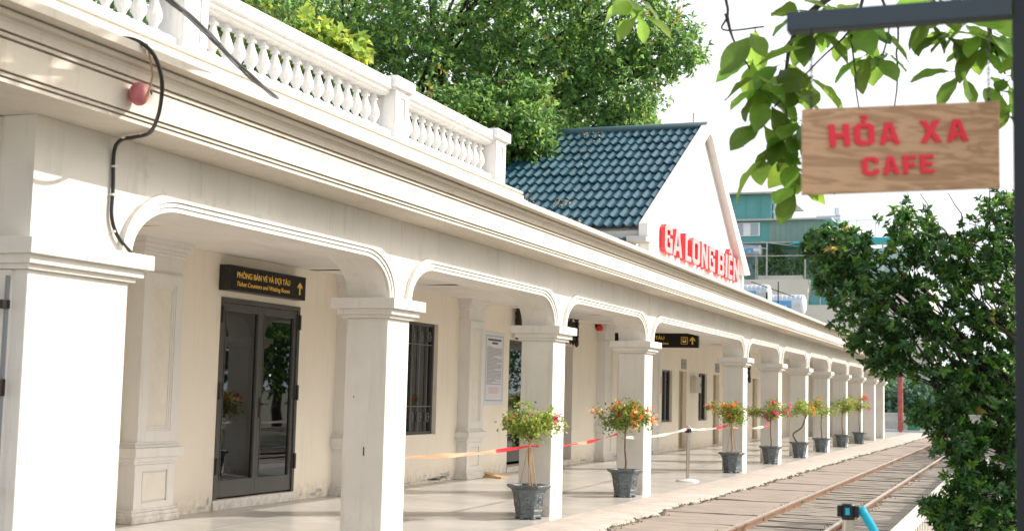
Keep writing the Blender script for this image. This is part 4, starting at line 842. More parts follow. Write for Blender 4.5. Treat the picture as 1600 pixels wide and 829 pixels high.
def tape(label, a, b, sag, w_, segs, twist=0.6, seed=0):
    a, b = Vector(a), Vector(b); n = 44; q = MB(); vs = []
    for k in range(n + 1):
        t_ = k / n; p_ = a.lerp(b, t_); p_.z -= sag * 4 * t_ * (1 - t_); ang = twist * math.sin(t_ * 7 + seed) + .2 * math.sin(t_ * 23 + seed); ww = w_ * (.75 + .25 * math.sin(t_ * 15 + seed * 2))
        vs += [p_ + Vector((math.sin(ang), 0, math.cos(ang))) * ww / 2, p_ + Vector((.008 * math.sin(t_ * 40), 0, 0)), p_ - Vector((math.sin(ang), 0, math.cos(ang))) * ww / 2]
    mats = ['tapesalmon', 'tapered', 'tapewhite']
    fs = []
    for k in range(n):
        t_ = (k + .5) / n; mi = [s_[1] for s_ in segs if t_ <= s_[0]][0]
        for e_ in range(2): fs.append((3 * k + e_, 3 * k + e_ + 1, 3 * k + e_ + 4, 3 * k + e_ + 3)); q.mi.append(mi)
    q.v = [tuple(v) for v in vs]; q.f = fs
    return tag(build('barrier_tape', q, mats, smooth=True), label, 'barrier tape', 'barrier tapes strung between the columns')
tape('salmon and red barrier tape running from the second column to the staked plant', (-5.63, 11.5, .86), (-5.56, 15.28, .86), .035, .048, ((.72, 0), (1.0, 1)), .3, 1)
tape('twisted red barrier tape with a knot between the staked plant and the orange one', (-5.58, 15.33, .86), (-5.66, 19.35, .92), .06, .05, ((.5, 1), (.62, 0), (1.0, 1)), 1.0, 2)
tape('white barrier tape between the orange plant and the steel post', (-5.55, 19.45, .87), (-5.60, 23.56, .93), .045, .05, ((.97, 2), (1.0, 1)), .3, 3)
tape('white and red barrier tape from the steel post to the next plant', (-5.60, 23.70, .92), (-5.60, 26.9, .93), .03, .055, ((.70, 2), (1.0, 1)), .4, 4)
tape('short red and white barrier tape beyond the fifth column', (-5.50, 27.1, .90), (-5.50, 31.3, .90), .05, .055, ((.5, 0), (.8, 2), (1.0, 1)), .5, 5)

# ------------------------------------------------------------------ cafe sign
BR = root_at0('sign_bracket', 'dark blue steel post with an arm reaching left to hold the cafe board', 'sign post')
px0, px1, py0, py1 = -0.026, 0.03, 4.16, 4.22
q = MB(); q.box(px0, px1, py0, py1, -.15, 3.3); build('post', q, 'postblack', BR, bevel=.003)
q = MB(); q.box(-.685, px0 - .001, 4.135, 4.195, 2.640, 2.700); o = build('arm', q, 'steelblue', BR, bevel=.003)
SG = root_at0('cafe_sign', 'hanging wooden board with red letters reading HỎA XA CAFE', 'hanging sign')
A0 = Vector((-.634, 4.128)); A1 = Vector((-.068, 4.338)); 
dirv = (A1 - A0).normalized(); nv = Vector((dirv.y, -dirv.x)); Lb = (A1 - A0).length; zL0, zL1, zR0, zR1 = 2.121, 2.387, 2.146, 2.427
fr3 = Matrix(((dirv.x, 0, nv.x, A0.x), (dirv.y, 0, nv.y, A0.y), (0, 1, 0, 0), (0, 0, 0, 1)))
q = MB(); slope = (zR1 - zL1) / Lb
q.add([(0, zL0, -.009), (Lb, zL0 + slope * Lb * .9, -.009), (Lb, zR1, -.009), (0, zL1, -.009), (0, zL0, .009), (Lb, zL0 + slope * Lb * .9, .009), (Lb, zR1, .009), (0, zL1, .009)], [(3, 2, 1, 0), (4, 5, 6, 7), (0, 1, 5, 4), (1, 2, 6, 5), (2, 3, 7, 6), (3, 0, 4, 7)])
q.v = [tuple(fr3 @ Vector(v)) for v in q.v]; bo = build('board', q, 'wood', SG, bevel=.002)
ang = math.atan(slope)
def sgn_text(body, u_, z, size, width):
    ws = {'X': 1.0, 'F': .82, 'E': .82}; tot = sum(ws.get(c, 1) for c in body) + .24 * (len(body) - 1); x = u_; k_ = width / tot
    for c in body:
        w1 = ws.get(c, 1) * k_; mx = fr3 @ Matrix.Translation((x, z + (x - u_) * slope, .0095)) @ Matrix.Rotation(ang, 4, 'Z'); letter_obj('letter', c, w1, size, mx, ['redpaint'], SG, .008); x += w1 + .24 * k_
sgn_text('HỎA', .083, 2.271, .068, .214); sgn_text('XA', .360, 2.290, .068, .146); sgn_text('CAFE', .184, 2.184, .056, .218)
for u_, dz in ((.028, 2.388), (Lb - .03, 2.425)):
    p_ = fr3 @ Vector((u_, dz, 0)); q = MB(); z = dz
    while z < 2.64:
        k = int((z - dz) / .016); q.tube([(p_.x + (.004 if k % 2 else 0) * math.cos(a_), p_.y - .0 + (0 if k % 2 else .004) * math.cos(a_), z + .011 + .011 * math.sin(a_)) for a_ in np.linspace(0, 6.28, 9)], .0016, 4, False); z += .017
    build('chain', q, 'iron', SG); q = MB(); q.tube([(p_.x, p_.y, dz - .02), (p_.x, p_.y, dz + .012)], .006, 6); build('hook', q, 'iron', SG)

# ------------------------------------------------------------------ trees
def branch_tube(mb, a, b, r0, r1, rr, wob=.06, n=6, seg=7):
    a, b = Vector(a), Vector(b); L_ = (b - a).length; pts = []
    for k in range(n + 1):
        t_ = k / n; f = math.sin(math.pi * t_); pts.append(a.lerp(b, t_) + Vector((rr.normal(0, wob), rr.normal(0, wob), rr.normal(0, wob))) * L_ * f * .5 + Vector((0, 0, .08 * L_ * f)))
    mb.tube(pts, [r0 + (r1 - r0) * k / n for k in range(n + 1)], seg); return pts
def crown(rr, clusters, n_per, leaf, spray=7, tw=.22, droop=.3, mats=('leafA', 'leafA2', 'leafold'), probs=(.77, .22, .01), shell=.45, wr=.55, up=.9, ros=False, twigs=None, twig_r=.006, twig_frac=.35):
    Ps, Ds, Us, Ls, Ms = [], [], [], [], []
    for (cx, cy, cz, rx, ry, rz, *mul) in clusters:
        n = int(n_per * (mul[0] if mul else 1) / spray)
        d = rr.normal(0, 1, (n, 3)); d /= np.linalg.norm(d, axis=1, keepdims=True); rad = (shell + (1 - shell) * rr.random(n)) ** .6 * (1 + .15 * np.sin(d[:, 0] * 5 + cx) * np.cos(d[:, 2] * 6 + cy) + .10 * rr.normal(0, 1, n))
        base = np.array([cx, cy, cz]) + d * rad[:, None] * np.array([rx, ry, rz])
        td = d * .8 + rr.normal(0, .6, (n, 3)); td[:, 2] -= droop; td /= np.linalg.norm(td, axis=1, keepdims=True)
        which = rr.choice(len(mats), n, p=probs)
        for k in range(spray if ros else 0):
            side = rr.normal(0, 1, (n, 3)); side -= td * (side * td).sum(1, keepdims=True); side /= np.linalg.norm(side, axis=1, keepdims=True) + 1e-9; f_ = rr.uniform(.1, .9, (n, 1))
            Ps.append(base + td * tw * (k / spray - .5) * .6); Ds.append(side + td * f_); Us.append(td + rr.normal(0, .25, (n, 3))); Ls.append(leaf * rr.uniform(.7, 1.2, n)); Ms.append(which)
        for k in range(0 if ros else spray):
            t_ = (k + .5) / spray; pos = base + td * tw * t_; side = rr.normal(0, 1, (n, 3)); ld = td * .5 + side * .8; ld[:, 2] -= droop * .8
            Ps.append(pos); Ds.append(ld); Us.append(rr.normal(0, .75, (n, 3)) + np.array([0, 0, up])); Ls.append(leaf * rr.uniform(.65, 1.25, n)); Ms.append(np.where(rr.random(n) < .8, which, rr.choice(len(mats), n, p=probs)))
        if twigs is not None:
            for i in range(int(n * twig_frac)): twigs.tube([tuple(base[i] - td[i] * tw * .6), tuple(base[i] + td[i] * tw)], [twig_r, twig_r * .4], 4, False)
    P_ = np.concatenate(Ps); L_ = np.concatenate(Ls)
    return P_, np.concatenate(Ds), np.concatenate(Us), L_, L_ * wr, list(mats), np.concatenate(Ms)
def tree(name, label, cat_, base, fork, clusters, rr, r0=.3, n_per=2500, leaf=.12, bark='treebark', group=None, limb=.4, **kw):
    e = root_at0(name, label, cat_, group); q = MB(); branch_tube(q, base, fork, r0, r0 * .65, rr, .04, 6, 10)
    ends = [Vector(c[:3]) for c in clusters]
    for c in ends:
        st = Vector(fork) - (Vector(fork) - Vector(base)) * rr.uniform(0, .25); pts = branch_tube(q, st, c, r0 * limb, r0 * .08, rr, .07, 6, 6)
        for _ in range(4):
            s_ = pts[rr.integers(3, 6)]; d_ = Vector(rr.normal(0, 1, 3)); d_.normalize(); cl = clusters[ends.index(c)]; branch_tube(q, s_, c + Vector((d_.x * cl[3], d_.y * cl[4], d_.z * cl[5])) * .75, r0 * .12, r0 * .03, rr, .08, 5, 5)
    tw_ = MB(); args = crown(rr, clusters, n_per, leaf, twigs=tw_, **kw); q.add(tw_.v, tw_.f); build('trunk', q, bark, e, smooth=True)
    P_, D_, U_, L_, W_, mats, mi = args; leaf_object('crown', P_, D_, U_, L_, W_, mats, mi, e); return e
rr = np.random.default_rng(21)
CA = [(-8.9, 20.7, 5.5, .6, .5, .3, .35), (-9.8, 19.9, 5.2, .8, .6, .35, .5), (-13.6, 22.0, 8.0, 1.5, 1.8, 1.5), (-12.0, 21.8, 7.3, 1.5, 1.8, 1.4), (-10.6, 22.6, 7.2, 1.4, 1.8, 1.3), (-10.2, 23.2, 9.0, 1.6, 1.8, 1.5), (-12.2, 22.4, 9.2, 1.6, 1.8, 1.5), (-14.6, 21.5, 9.4, 1.6, 1.8, 1.5),
      (-8.7, 24.0, 8.7, 1.5, 1.7, 1.4), (-8.9, 23.8, 7.2, 1.3, 1.6, 1.2), (-7.4, 24.6, 8.9, 1.1, 1.5, 1.1, .8), (-6.55, 24.9, 8.35, .65, 1.0, .6, .45), (-6.15, 25.0, 8.15, .35, .6, .28, .12), (-7.3, 24.6, 7.45, .8, 1.2, .85, .6), (-7.0, 24.7, 6.85, .3, .5, .35, .12), (-9.6, 23.4, 6.2, 1.1, 1.3, .9, .8), (-8.6, 23.6, 10.2, 1.7, 1.8, 1.4), (-8.05, 21.3, 5.95, .42, .5, .40, .4), (-7.8, 21.3, 5.75, .25, .3, .2, .15), (-9.3, 21.0, 5.9, .9, .9, .8, .9), (-8.7, 22.3, 6.5, .9, .9, .6, .8), (-11.0, 21.5, 5.8, 1.3, 1.3, 1.1)]
tree('shade_tree', 'tall leafy green tree standing behind the blue roof and its balustrade end', 'tree', (-14.5, 26.5, -.15), (-12.2, 25.0, 5.6), CA, rr, r0=.34, n_per=3900, leaf=.125, tw=.28)
CB = [(-12.2, 14.2, 7.0, 1.5, 1.6, 1.4), (-10.6, 14.8, 6.5, 1.0, 1.3, 1.0), (-13.4, 17.0, 7.6, 1.6, 1.7, 1.4), (-11.6, 17.6, 8.0, 1.4, 1.5, 1.3), (-12.8, 19.3, 7.2, 1.3, 1.4, 1.2), (-14.0, 15.0, 5.4, 1.5, 1.6, 1.3), (-13.2, 18.6, 5.2, 1.5, 1.6, 1.2), (-9.9, 15.3, 7.2, 1.0, 1.3, .9), (-11.2, 12.0, 5.6, 1.2, 1.5, 1.2), (-12.0, 10.0, 6.0, 1.4, 1.5, 1.3)]
tree('shade_tree', 'dense tree with narrow dark leaves directly behind the long balustrade at the left', 'tree', (-15.0, 15.5, -.15), (-13.0, 15.6, 4.2), CB, rr, r0=.25, n_per=3500, leaf=.10, tw=.3, wr=.36, probs=(.86, .13, .01))
CD_ = [(-10.35, 17.0, 6.78, .5, .5, .26), (-9.85, 17.2, 6.62, .38, .4, .2), (-9.42, 17.4, 6.42, .24, .3, .16), (-11.0, 16.8, 6.95, .5, .5, .28)]
tree('sapling', 'yellow green branch of large lobed leaves showing above the balustrade rail', 'sapling', (-12.0, 17.8, -.15), (-11.2, 17.4, 6.0), CD_, rr, r0=.05, n_per=600, leaf=.15, mats=('leafY', 'leafA2'), probs=(.7, .3), wr=.8, spray=5)
CE = [(-13.8, 33, 9.5, 2.2, 1.6, 1.8), (-16.5, 32, 9.0, 2.4, 1.6, 2.0), (-19.5, 31, 9.5, 2.4, 1.6, 2.2), (-15.5, 32, 12.0, 2.4, 1.6, 1.8), (-12.0, 33.5, 11.6, 1.9, 1.5, 1.5), (-19, 31, 12.5, 2.6, 1.6, 1.8), (-10.9, 35, 9.2, 1.3, 1.5, 1.1), (-12.2, 34.5, 8.8, 1.4, 1.6, 1.2), (-10.1, 35.3, 8.9, .6, 1.0, .55, .5)]
tree('shade_tree', 'paler yellow green tree showing just above the blue roof ridge', 'tree', (-11, 36, -.15), (-10.0, 35.2, 6.5), CE, rr, r0=.2, n_per=2200, leaf=.17, mats=('leafA2', 'leafA'), probs=(.6, .4), wr=.6)
# shrub by the track
CS = [(-1.42, 10.25, 2.66, .16, .25, .13, .5), (-1.34, 10.25, 2.40, .16, .25, .14, .6), (-1.28, 10.3, 2.62, .22, .35, .20), (-1.05, 10.4, 2.45, .25, .4, .24), (-.80, 10.4, 2.78, .20, .35, .22, .8), (-.62, 10.5, 2.60, .22, .4, .22), (-.30, 10.6, 2.62, .22, .4, .22), (-.05, 10.7, 2.66, .25, .4, .32), (-.15, 10.6, 2.95, .18, .3, .14, .5),
      (-1.15, 10.2, 2.20, .22, .4, .22), (-.90, 10.4, 2.15, .28, .4, .28), (-.60, 10.4, 2.25, .30, .45, .28), (-.30, 10.5, 2.30, .30, .45, .30), (-.05, 10.7, 2.15, .26, .45, .32), (-1.05, 10.3, 1.92, .20, .35, .14, .7), (-.72, 10.4, 1.88, .30, .4, .24), (-.40, 10.5, 1.90, .30, .45, .28), (-.1, 10.6, 1.75, .28, .4, .3),
      (-.42, 10.5, 1.60, .24, .4, .18), (-.70, 10.4, 1.40, .15, .3, .08, .4), (-.28, 10.6, 1.45, .30, .45, .24), (-.02, 10.7, 1.35, .22, .4, .3), (-.46, 10.5, 1.24, .22, .4, .16), (-.25, 10.6, 1.12, .28, .4, .2), (-.42, 10.5, .98, .16, .35, .12, .6), (-.02, 10.7, .95, .2, .4, .2), (-.62, 10.5, .72, .13, .3, .08, .5), (-.35, 10.5, .72, .2, .4, .10, .6), (-.08, 10.6, .68, .22, .4, .14, .8), (-.25, 10.5, .55, .3, .4, .08, .5), (-.5, 10.5, .62, .14, .3, .08, .5), (-.3, 10.5, .84, .26, .4, .14), (-.12, 10.55, .42, .25, .4, .1, .8), (-.42, 10.5, .42, .2, .3, .08, .6), (.25, 10.8, 1.6, .3, .5, .5), (.3, 10.9, 2.4, .35, .5, .5), (-1.36, 10.3, 2.70, .10, .2, .08, .3), (-.95, 10.3, 1.75, .14, .3, .07, .35)]
rr = np.random.default_rng(5)
SH = tree('trackside_bush', 'dense dark glossy leaved bush overhanging the track behind the cafe board', 'bush', (.55, 11.0, -.15), (.35, 10.8, 1.0), CS, rr, r0=.06, n_per=1200, leaf=.060, tw=.055, spray=11, ros=True, mats=('leafS', 'leafS2', 'leafold'), probs=(.72, .275, .005), wr=.42, shell=.35, droop=-.45, limb=.35, twig_r=.0022, twig_frac=.6)
q = MB(); r2 = np.random.default_rng(4)
for a_, b_ in (((-.55, 10.5, 2.3), (-.72, 10.4, 3.05)), ((-.3, 10.5, 2.4), (-.52, 10.4, 3.05)), ((-.2, 10.5, 2.5), (-.25, 10.4, 3.15)), ((-.75, 10.5, 2.5), (-.85, 10.4, 3.0)), ((.0, 10.6, 2.7), (-.05, 10.5, 3.15)), ((-.5, 10.4, 2.7), (-.62, 10.4, 2.85)), ((.05, 10.5, 2.6), (-.38, 10.4, 2.82)), ((.1, 10.5, 1.9), (-.42, 10.5, 1.15))): branch_tube(q, a_, b_, .008, .003, r2, .06, 6, 5)
branch_tube(q, (.4, 10.8, 1.3), (-.25, 10.3, 2.1), .035, .012, r2, .05, 6, 6)
build('bare_twigs', q, 'treebark', SH, smooth=True)

# almond tree: big leaves in rosettes
AL = root_at0('almond_tree', 'broad leaved tree with drooping bright backlit leaves around the cafe board', 'tree')
def big_leaf(mb, p_, d_, u_, L_, Wd, rr, curl=.25):
    d_ = d_.normalized(); s_ = d_.cross(u_)
    if s_.length < 1e-3: s_ = d_.cross(Vector((1, 0, 0)))
    s_.normalize(); u_ = s_.cross(d_); n = 9; vs = []
    for k in range(n + 1):
        t_ = k / n; wv = math.sin(math.pi * min(1, t_ ** 1.35 * 1.0)) ** .75 * Wd * .5 if 0 < k < n else .004
        c = p_ + d_ * L_ * t_ - u_ * curl * L_ * t_ * t_; rip = .02 * L_ * math.sin(k * 1.9 + L_ * 50)
        vs += [c + s_ * wv + u_ * (wv * .28 + rip), c + s_ * wv * .5 + u_ * wv * .10, c, c - s_ * wv * .5 + u_ * wv * .10, c - s_ * wv + u_ * (wv * .28 - rip)]
    mb.add(vs, [(5 * k + e_, 5 * k + e_ + 1, 5 * k + e_ + 6, 5 * k + e_ + 5) for k in range(n) for e_ in range(4)])
lf = MB(); tw_ = MB(); rr = np.random.default_rng(17)
def rosette(c, n, L_, dn=.5, aim=None, mi=0):
    c = Vector(c); a0 = rr.uniform(0, 6.28)
    for k in range(n):
        a_ = a0 + k * 2.4 + rr.normal(0, .2); d_ = Vector((math.cos(a_), math.sin(a_), rr.normal(-dn, .35)))
        if aim: d_ = d_ * .8 + Vector(aim)
        l = 1.18 * L_ * rr.uniform(.7, 1.15); lf.cm = mi
        st = c + Vector(rr.normal(0, .012, 3)); big_leaf(lf, st + d_.normalized() * .02, d_, Vector((rr.normal(0, .35), rr.normal(0, .35), 1)), l, l * rr.uniform(.46, .60), rr, rr.uniform(.05, .35)); tw_.tube([st, st + d_.normalized() * .03], .002, 4, False)
# pixel-free world positions of the leaf whorls (left drooping mass, then the ones behind the arm)
W_ = [(-1.30, 6.83, 3.40, 4, .19), (-1.28, 6.84, 3.16, 4, .20), (-1.30, 6.84, 3.02, 3, .20), (-1.25, 6.87, 2.92, 4, .20), (-1.24, 6.9, 2.72, 4, .2), (-.3, 7.24, 3.22, 5, .19), (-.11, 7.3, 3.36, 5, .19), (-.1, 7.32, 3.12, 4, .18), (-.07, 7.36, 2.98, 3, .15), (-.74, 7.07, 3.30, 5, .20), (-1.14, 6.9, 3.30, 5, .19), (-1.22, 6.87, 3.02, 4, .2), (-1.10, 6.93, 2.86, 6, .19), (-1.04, 6.97, 3.16, 5, .19), (-1.16, 6.9, 2.90, 6, .19), (-1.09, 6.96, 2.70, 5, .18), (-1.10, 6.95, 2.60, 4, .16), (-.80, 7.05, 3.44, 5, .18), (-.62, 7.1, 3.42, 5, .18), (-.45, 7.15, 3.5, 6, .18), (-.97, 7.0, 3.56, 6, .18), (-.2, 7.3, 3.35, 6, .16), (-1.22, 6.86, 3.36, 5, .19), (-1.16, 6.9, 3.22, 6, .20), (-1.27, 6.85, 3.10, 6, .20), (-1.10, 6.95, 3.08, 6, .20), (-1.20, 6.9, 2.97, 6, .21), (-1.08, 6.95, 2.93, 6, .20), (-1.15, 6.93, 2.84, 6, .19), (-1.07, 6.98, 2.76, 5, .19), (-1.13, 6.95, 2.68, 4, .17), (-1.30, 6.85, 3.22, 3, .20),
      (-1.0, 6.96, 3.42, 5, .18), (-1.08, 6.9, 3.50, 6, .19), (-.90, 7.0, 3.36, 4, .17), (-.86, 7.0, 3.50, 6, .19), (-.72, 7.1, 3.44, 5, .18), (-.68, 7.15, 3.32, 5, .19), (-.55, 7.1, 3.50, 6, .18), (-.35, 7.2, 3.40, 8, .16), (-.28, 7.25, 3.48, 6, .16), (-.20, 7.25, 3.42, 6, .17), (-.13, 7.3, 3.30, 7, .16), (-.08, 7.3, 3.18, 6, .15), (-.05, 7.35, 3.42, 6, .16), (.05, 7.3, 3.3, 5, .16), (-1.84, 6.63, 3.44, 8, .16), (-1.86, 6.63, 3.47, 6, .15), (-1.90, 6.6, 3.56, 6, .15), (-.42, 7.2, 3.62, 7, .18), (-.6, 7.1, 3.66, 7, .18), (-.12, 7.2, 3.6, 7, .18), (-.02, 7.35, 3.08, 3, .12), (-.16, 7.28, 3.40, 5, .16)]
for k_, (x, y, z, n, L_) in enumerate(W_):
    if k_ % 4 != 2: rosette((x, y, z), max(3, n - 1), L_, .6)
main = [(1.6, 8.6, -.15), (1.5, 8.5, 2.2), (1.2, 8.2, 4.2), (.9, 8.1, 5.6)]
tw_.tube(cat(main, 5), [.16 - .004 * k for k in range(16)], 10)
limbs = [[(1.2, 8.2, 4.2), (.5, 7.7, 4.3), (-.2, 7.4, 4.1), (-.75, 7.15, 3.75), (-1.08, 6.95, 3.45), (-1.15, 6.92, 3.1), (-1.12, 6.95, 2.8)], [(-.75, 7.15, 3.75), (-.82, 7.05, 3.45), (-.98, 6.95, 3.25), (-1.2, 6.88, 3.0)], [(.5, 7.7, 4.3), (.1, 7.4, 3.8), (-.15, 7.28, 3.5), (-.08, 7.3, 3.2)], [(-.2, 7.4, 4.1), (-.4, 7.25, 3.75), (-.36, 7.2, 3.45)], [(-.2, 7.4, 4.1), (-.9, 6.9, 4.0), (-1.5, 6.7, 3.8), (-1.86, 6.6, 3.55)], [(-.75, 7.15, 3.75), (-.65, 7.15, 3.5), (-.68, 7.14, 3.3)], [(-1.5, 6.7, 3.8), (-1.42, 6.75, 3.5), (-1.45, 6.78, 3.4), (-1.25, 6.85, 3.42)], [(-1.43, 6.76, 3.48), (-1.40, 6.8, 3.35), (-1.32, 6.84, 3.2)]]
for L_ in limbs:
    c = cat(L_, 6); r0 = .05 if L_[0][2] > 4.15 else .012; tw_.tube(c, [max(.0045, r0 * (1 - k / len(c)) ** 1.2) for k in range(len(c))], 7)
for (a_, b_) in (((-.83, 7.05, 3.40), (-.78, 7.0, 2.9)), ((-.60, 7.12, 3.45), (-.62, 7.08, 2.85))): branch_tube(tw_, a_, b_, .006, .003, rr, .04, 6, 5)
# the crown above and left of the frame: it drops the dappled leaf shadows on the cornice
lc = MB(); hi = np.random.default_rng(9)
def on_sun(p_, t_): return Vector(p_) + SUN * t_
targets = [(-4.95, y_, 3.22 + hi.normal(0, .13)) for y_ in np.linspace(4.5, 6.15, 7)] + [(-5.0, 5.5, z_) for z_ in (2.7, 2.2, 1.6, 1.0)] + [(-4.9, 6.6, 3.46), (-4.9, 6.2, 3.42)]
ends = []
for t3 in targets:
    c = on_sun(t3, hi.uniform(6.2, 7.2)); ends.append(c); rr = hi; rosette(c, 7, .27, .3)
for c in ends[::2]: branch_tube(tw_, (.9, 8.1, 5.6), c, .04, .01, hi, .05, 6, 6)
for k in range(26):
    c = Vector((hi.uniform(.2, 3.5), hi.uniform(6, 9.0), hi.uniform(6.6, 8.2))); rosette(c, 8, .22, .3)
    if k % 2 == 0: branch_tube(tw_, (.9, 8.1, 5.6), c, .03, .008, hi, .05, 5, 5)
build('trunk', tw_, 'treebark', AL, smooth=True); build('crown', lf, ['leafC', 'redbract'], AL, smooth=True)

# ------------------------------------------------------------------ low fence at the right of the track
FE = root_at0('low_fence', 'low white concrete fence along the right side of the track', 'fence')
q = MB(); q.box(-1.0, -.90, 6.5, 42, .40, .50); build('top_rail', q, 'fencewhite', FE, bevel=.008)
q = MB(); q.box(-1.0, -.90, 6.5, 42, -.13, -.0); build('bottom_rail', q, 'fencewhite', FE, bevel=.008)
q = MB(); q.box(-.98, -.93, -.04, .04, 0, .40); pk = build('picket', q, 'fencewhite', FE); pk.location = (0, 8.0, 0)
for k in range(1, 90):
    o = pk.copy(); sc.collection.objects.link(o); o.parent = FE; o.location = (0, 8.0 + k * .22, 0)
# row of trees to the right of the view (they show as the dark green in the door and window glass)
rr = np.random.default_rng(60)
G0 = tree('garden_tree', 'round dark green tree in the row right of the track', 'tree', (0, 0, -.15), (0, 0, 1.2), [(0, 0, 2.6, 1.6, 2.2, 1.7), (.3, 1.6, 3.2, 1.3, 1.4, 1.2), (-.2, -1.4, 2.9, 1.4, 1.4, 1.2)], rr, r0=.14, n_per=1500, leaf=.17, mats=('leafS', 'leafA2'), probs=(.8, .2), group='garden trees in the row right of the track')
G0.location = (4.0, 26, 0)
for i, (x, y) in enumerate(((4.2, 31.0), (3.9, 36), (4.3, 41), (4.0, 46.5), (4.2, 52), (4.4, 58), (3.6, 21.5), (7.5, 33), (7.8, 44), (7.5, 54))):
    r_ = G0.copy(); sc.collection.objects.link(r_); r_.location = (x, y, 0); r_.rotation_euler = (0, 0, .5 * i)
    if x > 7: r_.scale = (1.5, 1.5, 1.6)
    for ch in list(G0.children): c = ch.copy(); sc.collection.objects.link(c); c.parent = r_

# ------------------------------------------------------------------ water tanks on the roof and far buildings
def tank(x, y, z, L_, r, label, legs=True, zb=3.47):
    e = empty('water_tank', (x, y, z), label, 'water tank', 'horizontal steel water tanks')
    prof = [(0, -L_ / 2), (r * .55, -L_ / 2 + .02), (r * .9, -L_ / 2 + .07), (r, -L_ / 2 + .14)]
    ring = []
    for k in range(9): s_ = -L_ / 2 + .16 + (L_ - .32) * k / 8; ring += [(r, s_ - .012), (r * .975, s_), (r, s_ + .012)]
    prof += ring + [(r, L_ / 2 - .14), (r * .9, L_ / 2 - .07), (r * .55, L_ / 2 - .02), (0, L_ / 2)]
    q = MB(); q.lathe(prof, seg=28); q.v = [(v[2], v[1], v[0]) for v in q.v]; build('drum', q, 'tank', e, smooth='auto')
    q = MB(); q.lathe([(r * .99, L_ / 2 - .13), (r * .92, L_ / 2 - .06), (r * .56, L_ / 2 - .005), (0, L_ / 2 + .01)], seg=28); q.v = [(v[2], v[1], v[0]) for v in q.v]; build('end_cap', q, 'tankend', e, smooth=True)
    q = MB(); vs = []
    for k in range(7): a_ = math.radians(-112 + k * 7) ; vs += [(-L_ / 2 + .2, (r + .008) * math.sin(a_), (r + .008) * math.cos(a_)), (L_ / 2 - .45, (r + .008) * math.sin(a_), (r + .008) * math.cos(a_))]
    q.add(vs, [(2 * k, 2 * k + 1, 2 * k + 3, 2 * k + 2) for k in range(6)]); build('label', q, 'blue', e)
    mx = Matrix(((1, 0, 0, L_ / 2 - .78), (0, 0, -1, -(r + .012)), (0, 1, 0, -.13), (0, 0, 0, 1))); text_obj('lettering', 'HA', .10, mx, 'tankend', e, offset=.02, extrude=.006)
    q = MB()
    for sx in (-L_ * .3, L_ * .3):
        for sy in (-r * .7, r * .7): q.box(sx - .025, sx + .025, sy - .025, sy + .025, zb - z, -r * .6)
        q.box(sx - .03, sx + .03, -r * .8, r * .8, -r * .95, -r * .78)
    build('stand', q, 'greyconc', e); return e
tank(-8.65, 45.0, 4.93, 1.50, .36, 'left white water tank with blue label on the station roof')
tank(-7.90, 47.5, 4.78, 1.55, .36, 'right white water tank on the station roof, nearer the cornice')
q = MB(); q.tube([(-7.98, 44.6, 3.47), (-7.98, 44.6, 5.0)], .03, 6); q.tube([(-7.60, 44.6, 3.47), (-7.60, 44.6, 5.35)], .02, 6); q.tube([(-7.1, 44.6, 4.85), (-8.5, 44.6, 5.35)], .015, 6); tag(build('tank_pipes', q, 'iron'), 'dark vent pipes standing between the two roof water tanks', 'pipes')

TB = root_at0('teal_building', 'teal sheet metal upper storeys with windows on the far house', 'building')
def sheet(x0, x1, y0, y1, z0, z1, mt, name, par, rib=.35):
    q = MB(); q.box(x0, x1, y0, y1, z0, z1); k = x0 + rib
    while k < x1 - .05: q.box(k - .03, k + .03, y0 - .03, y0, z0, z1); k += rib
    return build(name, q, mt, par)
sheet(-19.0, -14.1, 80, 88, 12.15, 13.65, 'teal', 'upper_box', TB, .85); q = MB(); q.box(-19.2, -13.3, 79.6, 88, 13.66, 13.76); q.box(-19.2, -10.5, 79.7, 88, 12.05, 12.15); build('roof_edge', q, 'greyconc', TB)
sheet(-19.0, -14.2, 80.05, 88, 10.7, 12.05, 'teal', 'lower_box', TB, 3.0); sheet(-14.2, -10.95, 80, 88, 10.7, 12.05, 'tealgrey', 'ribbed_wall', TB, .33)
q = MB(); q.box(-16.2, -14.75, 79.98, 80.04, 11.15, 11.95); f_ = build('window', q, 'tankend', TB)
q = MB(); q.box(-16.1, -15.75, 79.95, 79.98, 11.2, 11.9); q.box(-15.3, -14.85, 79.95, 79.98, 11.2, 11.9); build('pane', q, 'blue', f_); bpy.data.objects['pane'].data.materials[0] = M['paneblue']
q = MB(); q.box(-14.05, -13.3, 80.5, 81.2, 12.15, 12.6); q.box(-14.0, -13.5, 80.4, 81, 12.7, 13.2); build('air_unit', q, 'tankend', TB, bevel=.05)
CW = root_at0('cream_house', 'plain cream house wall with a netted balcony and a dark window behind the station', 'building')
q = MB(); q.box(-19, -11.75, 79, 88, 0, 8.45); q.box(-11.75, -5.0, 79, 88, 0, 6.95); q.box(-9.6, -5.0, 79, 88, 6.95, 8.45); build('wall', q, 'creamwall', CW)
q = MB(); q.box(-11.75, -9.6, 80.2, 88, 6.95, 8.45); build('recess', q, 'netglass', CW)
q = MB(); q.box(-11.75, -9.6, 79.3, 79.36, 6.95, 7.5); build('window_pane', q, 'teal', CW)
q = MB(); q.box(-11.8, -9.6, 79.1, 79.2, 8.38, 8.47); q.box(-11.1, -11.04, 79.2, 79.3, 6.95, 8.4); build('rail', q, 'greyconc', CW)
NT = root_at0('netted_terrace', 'roof terrace with green netting, poles and plants above the cream wall', 'terrace')
q = MB(); q.box(-19, -6.5, 83.5, 84.5, 8.46, 10.7); build('back_net', q, 'netglass', NT)
q = MB()
for x in (-16.4, -14.25, -12.0, -9.8, -7.6): q.tube([(x, 79.6, 8.45), (x, 79.6, 10.75)], .05, 6)
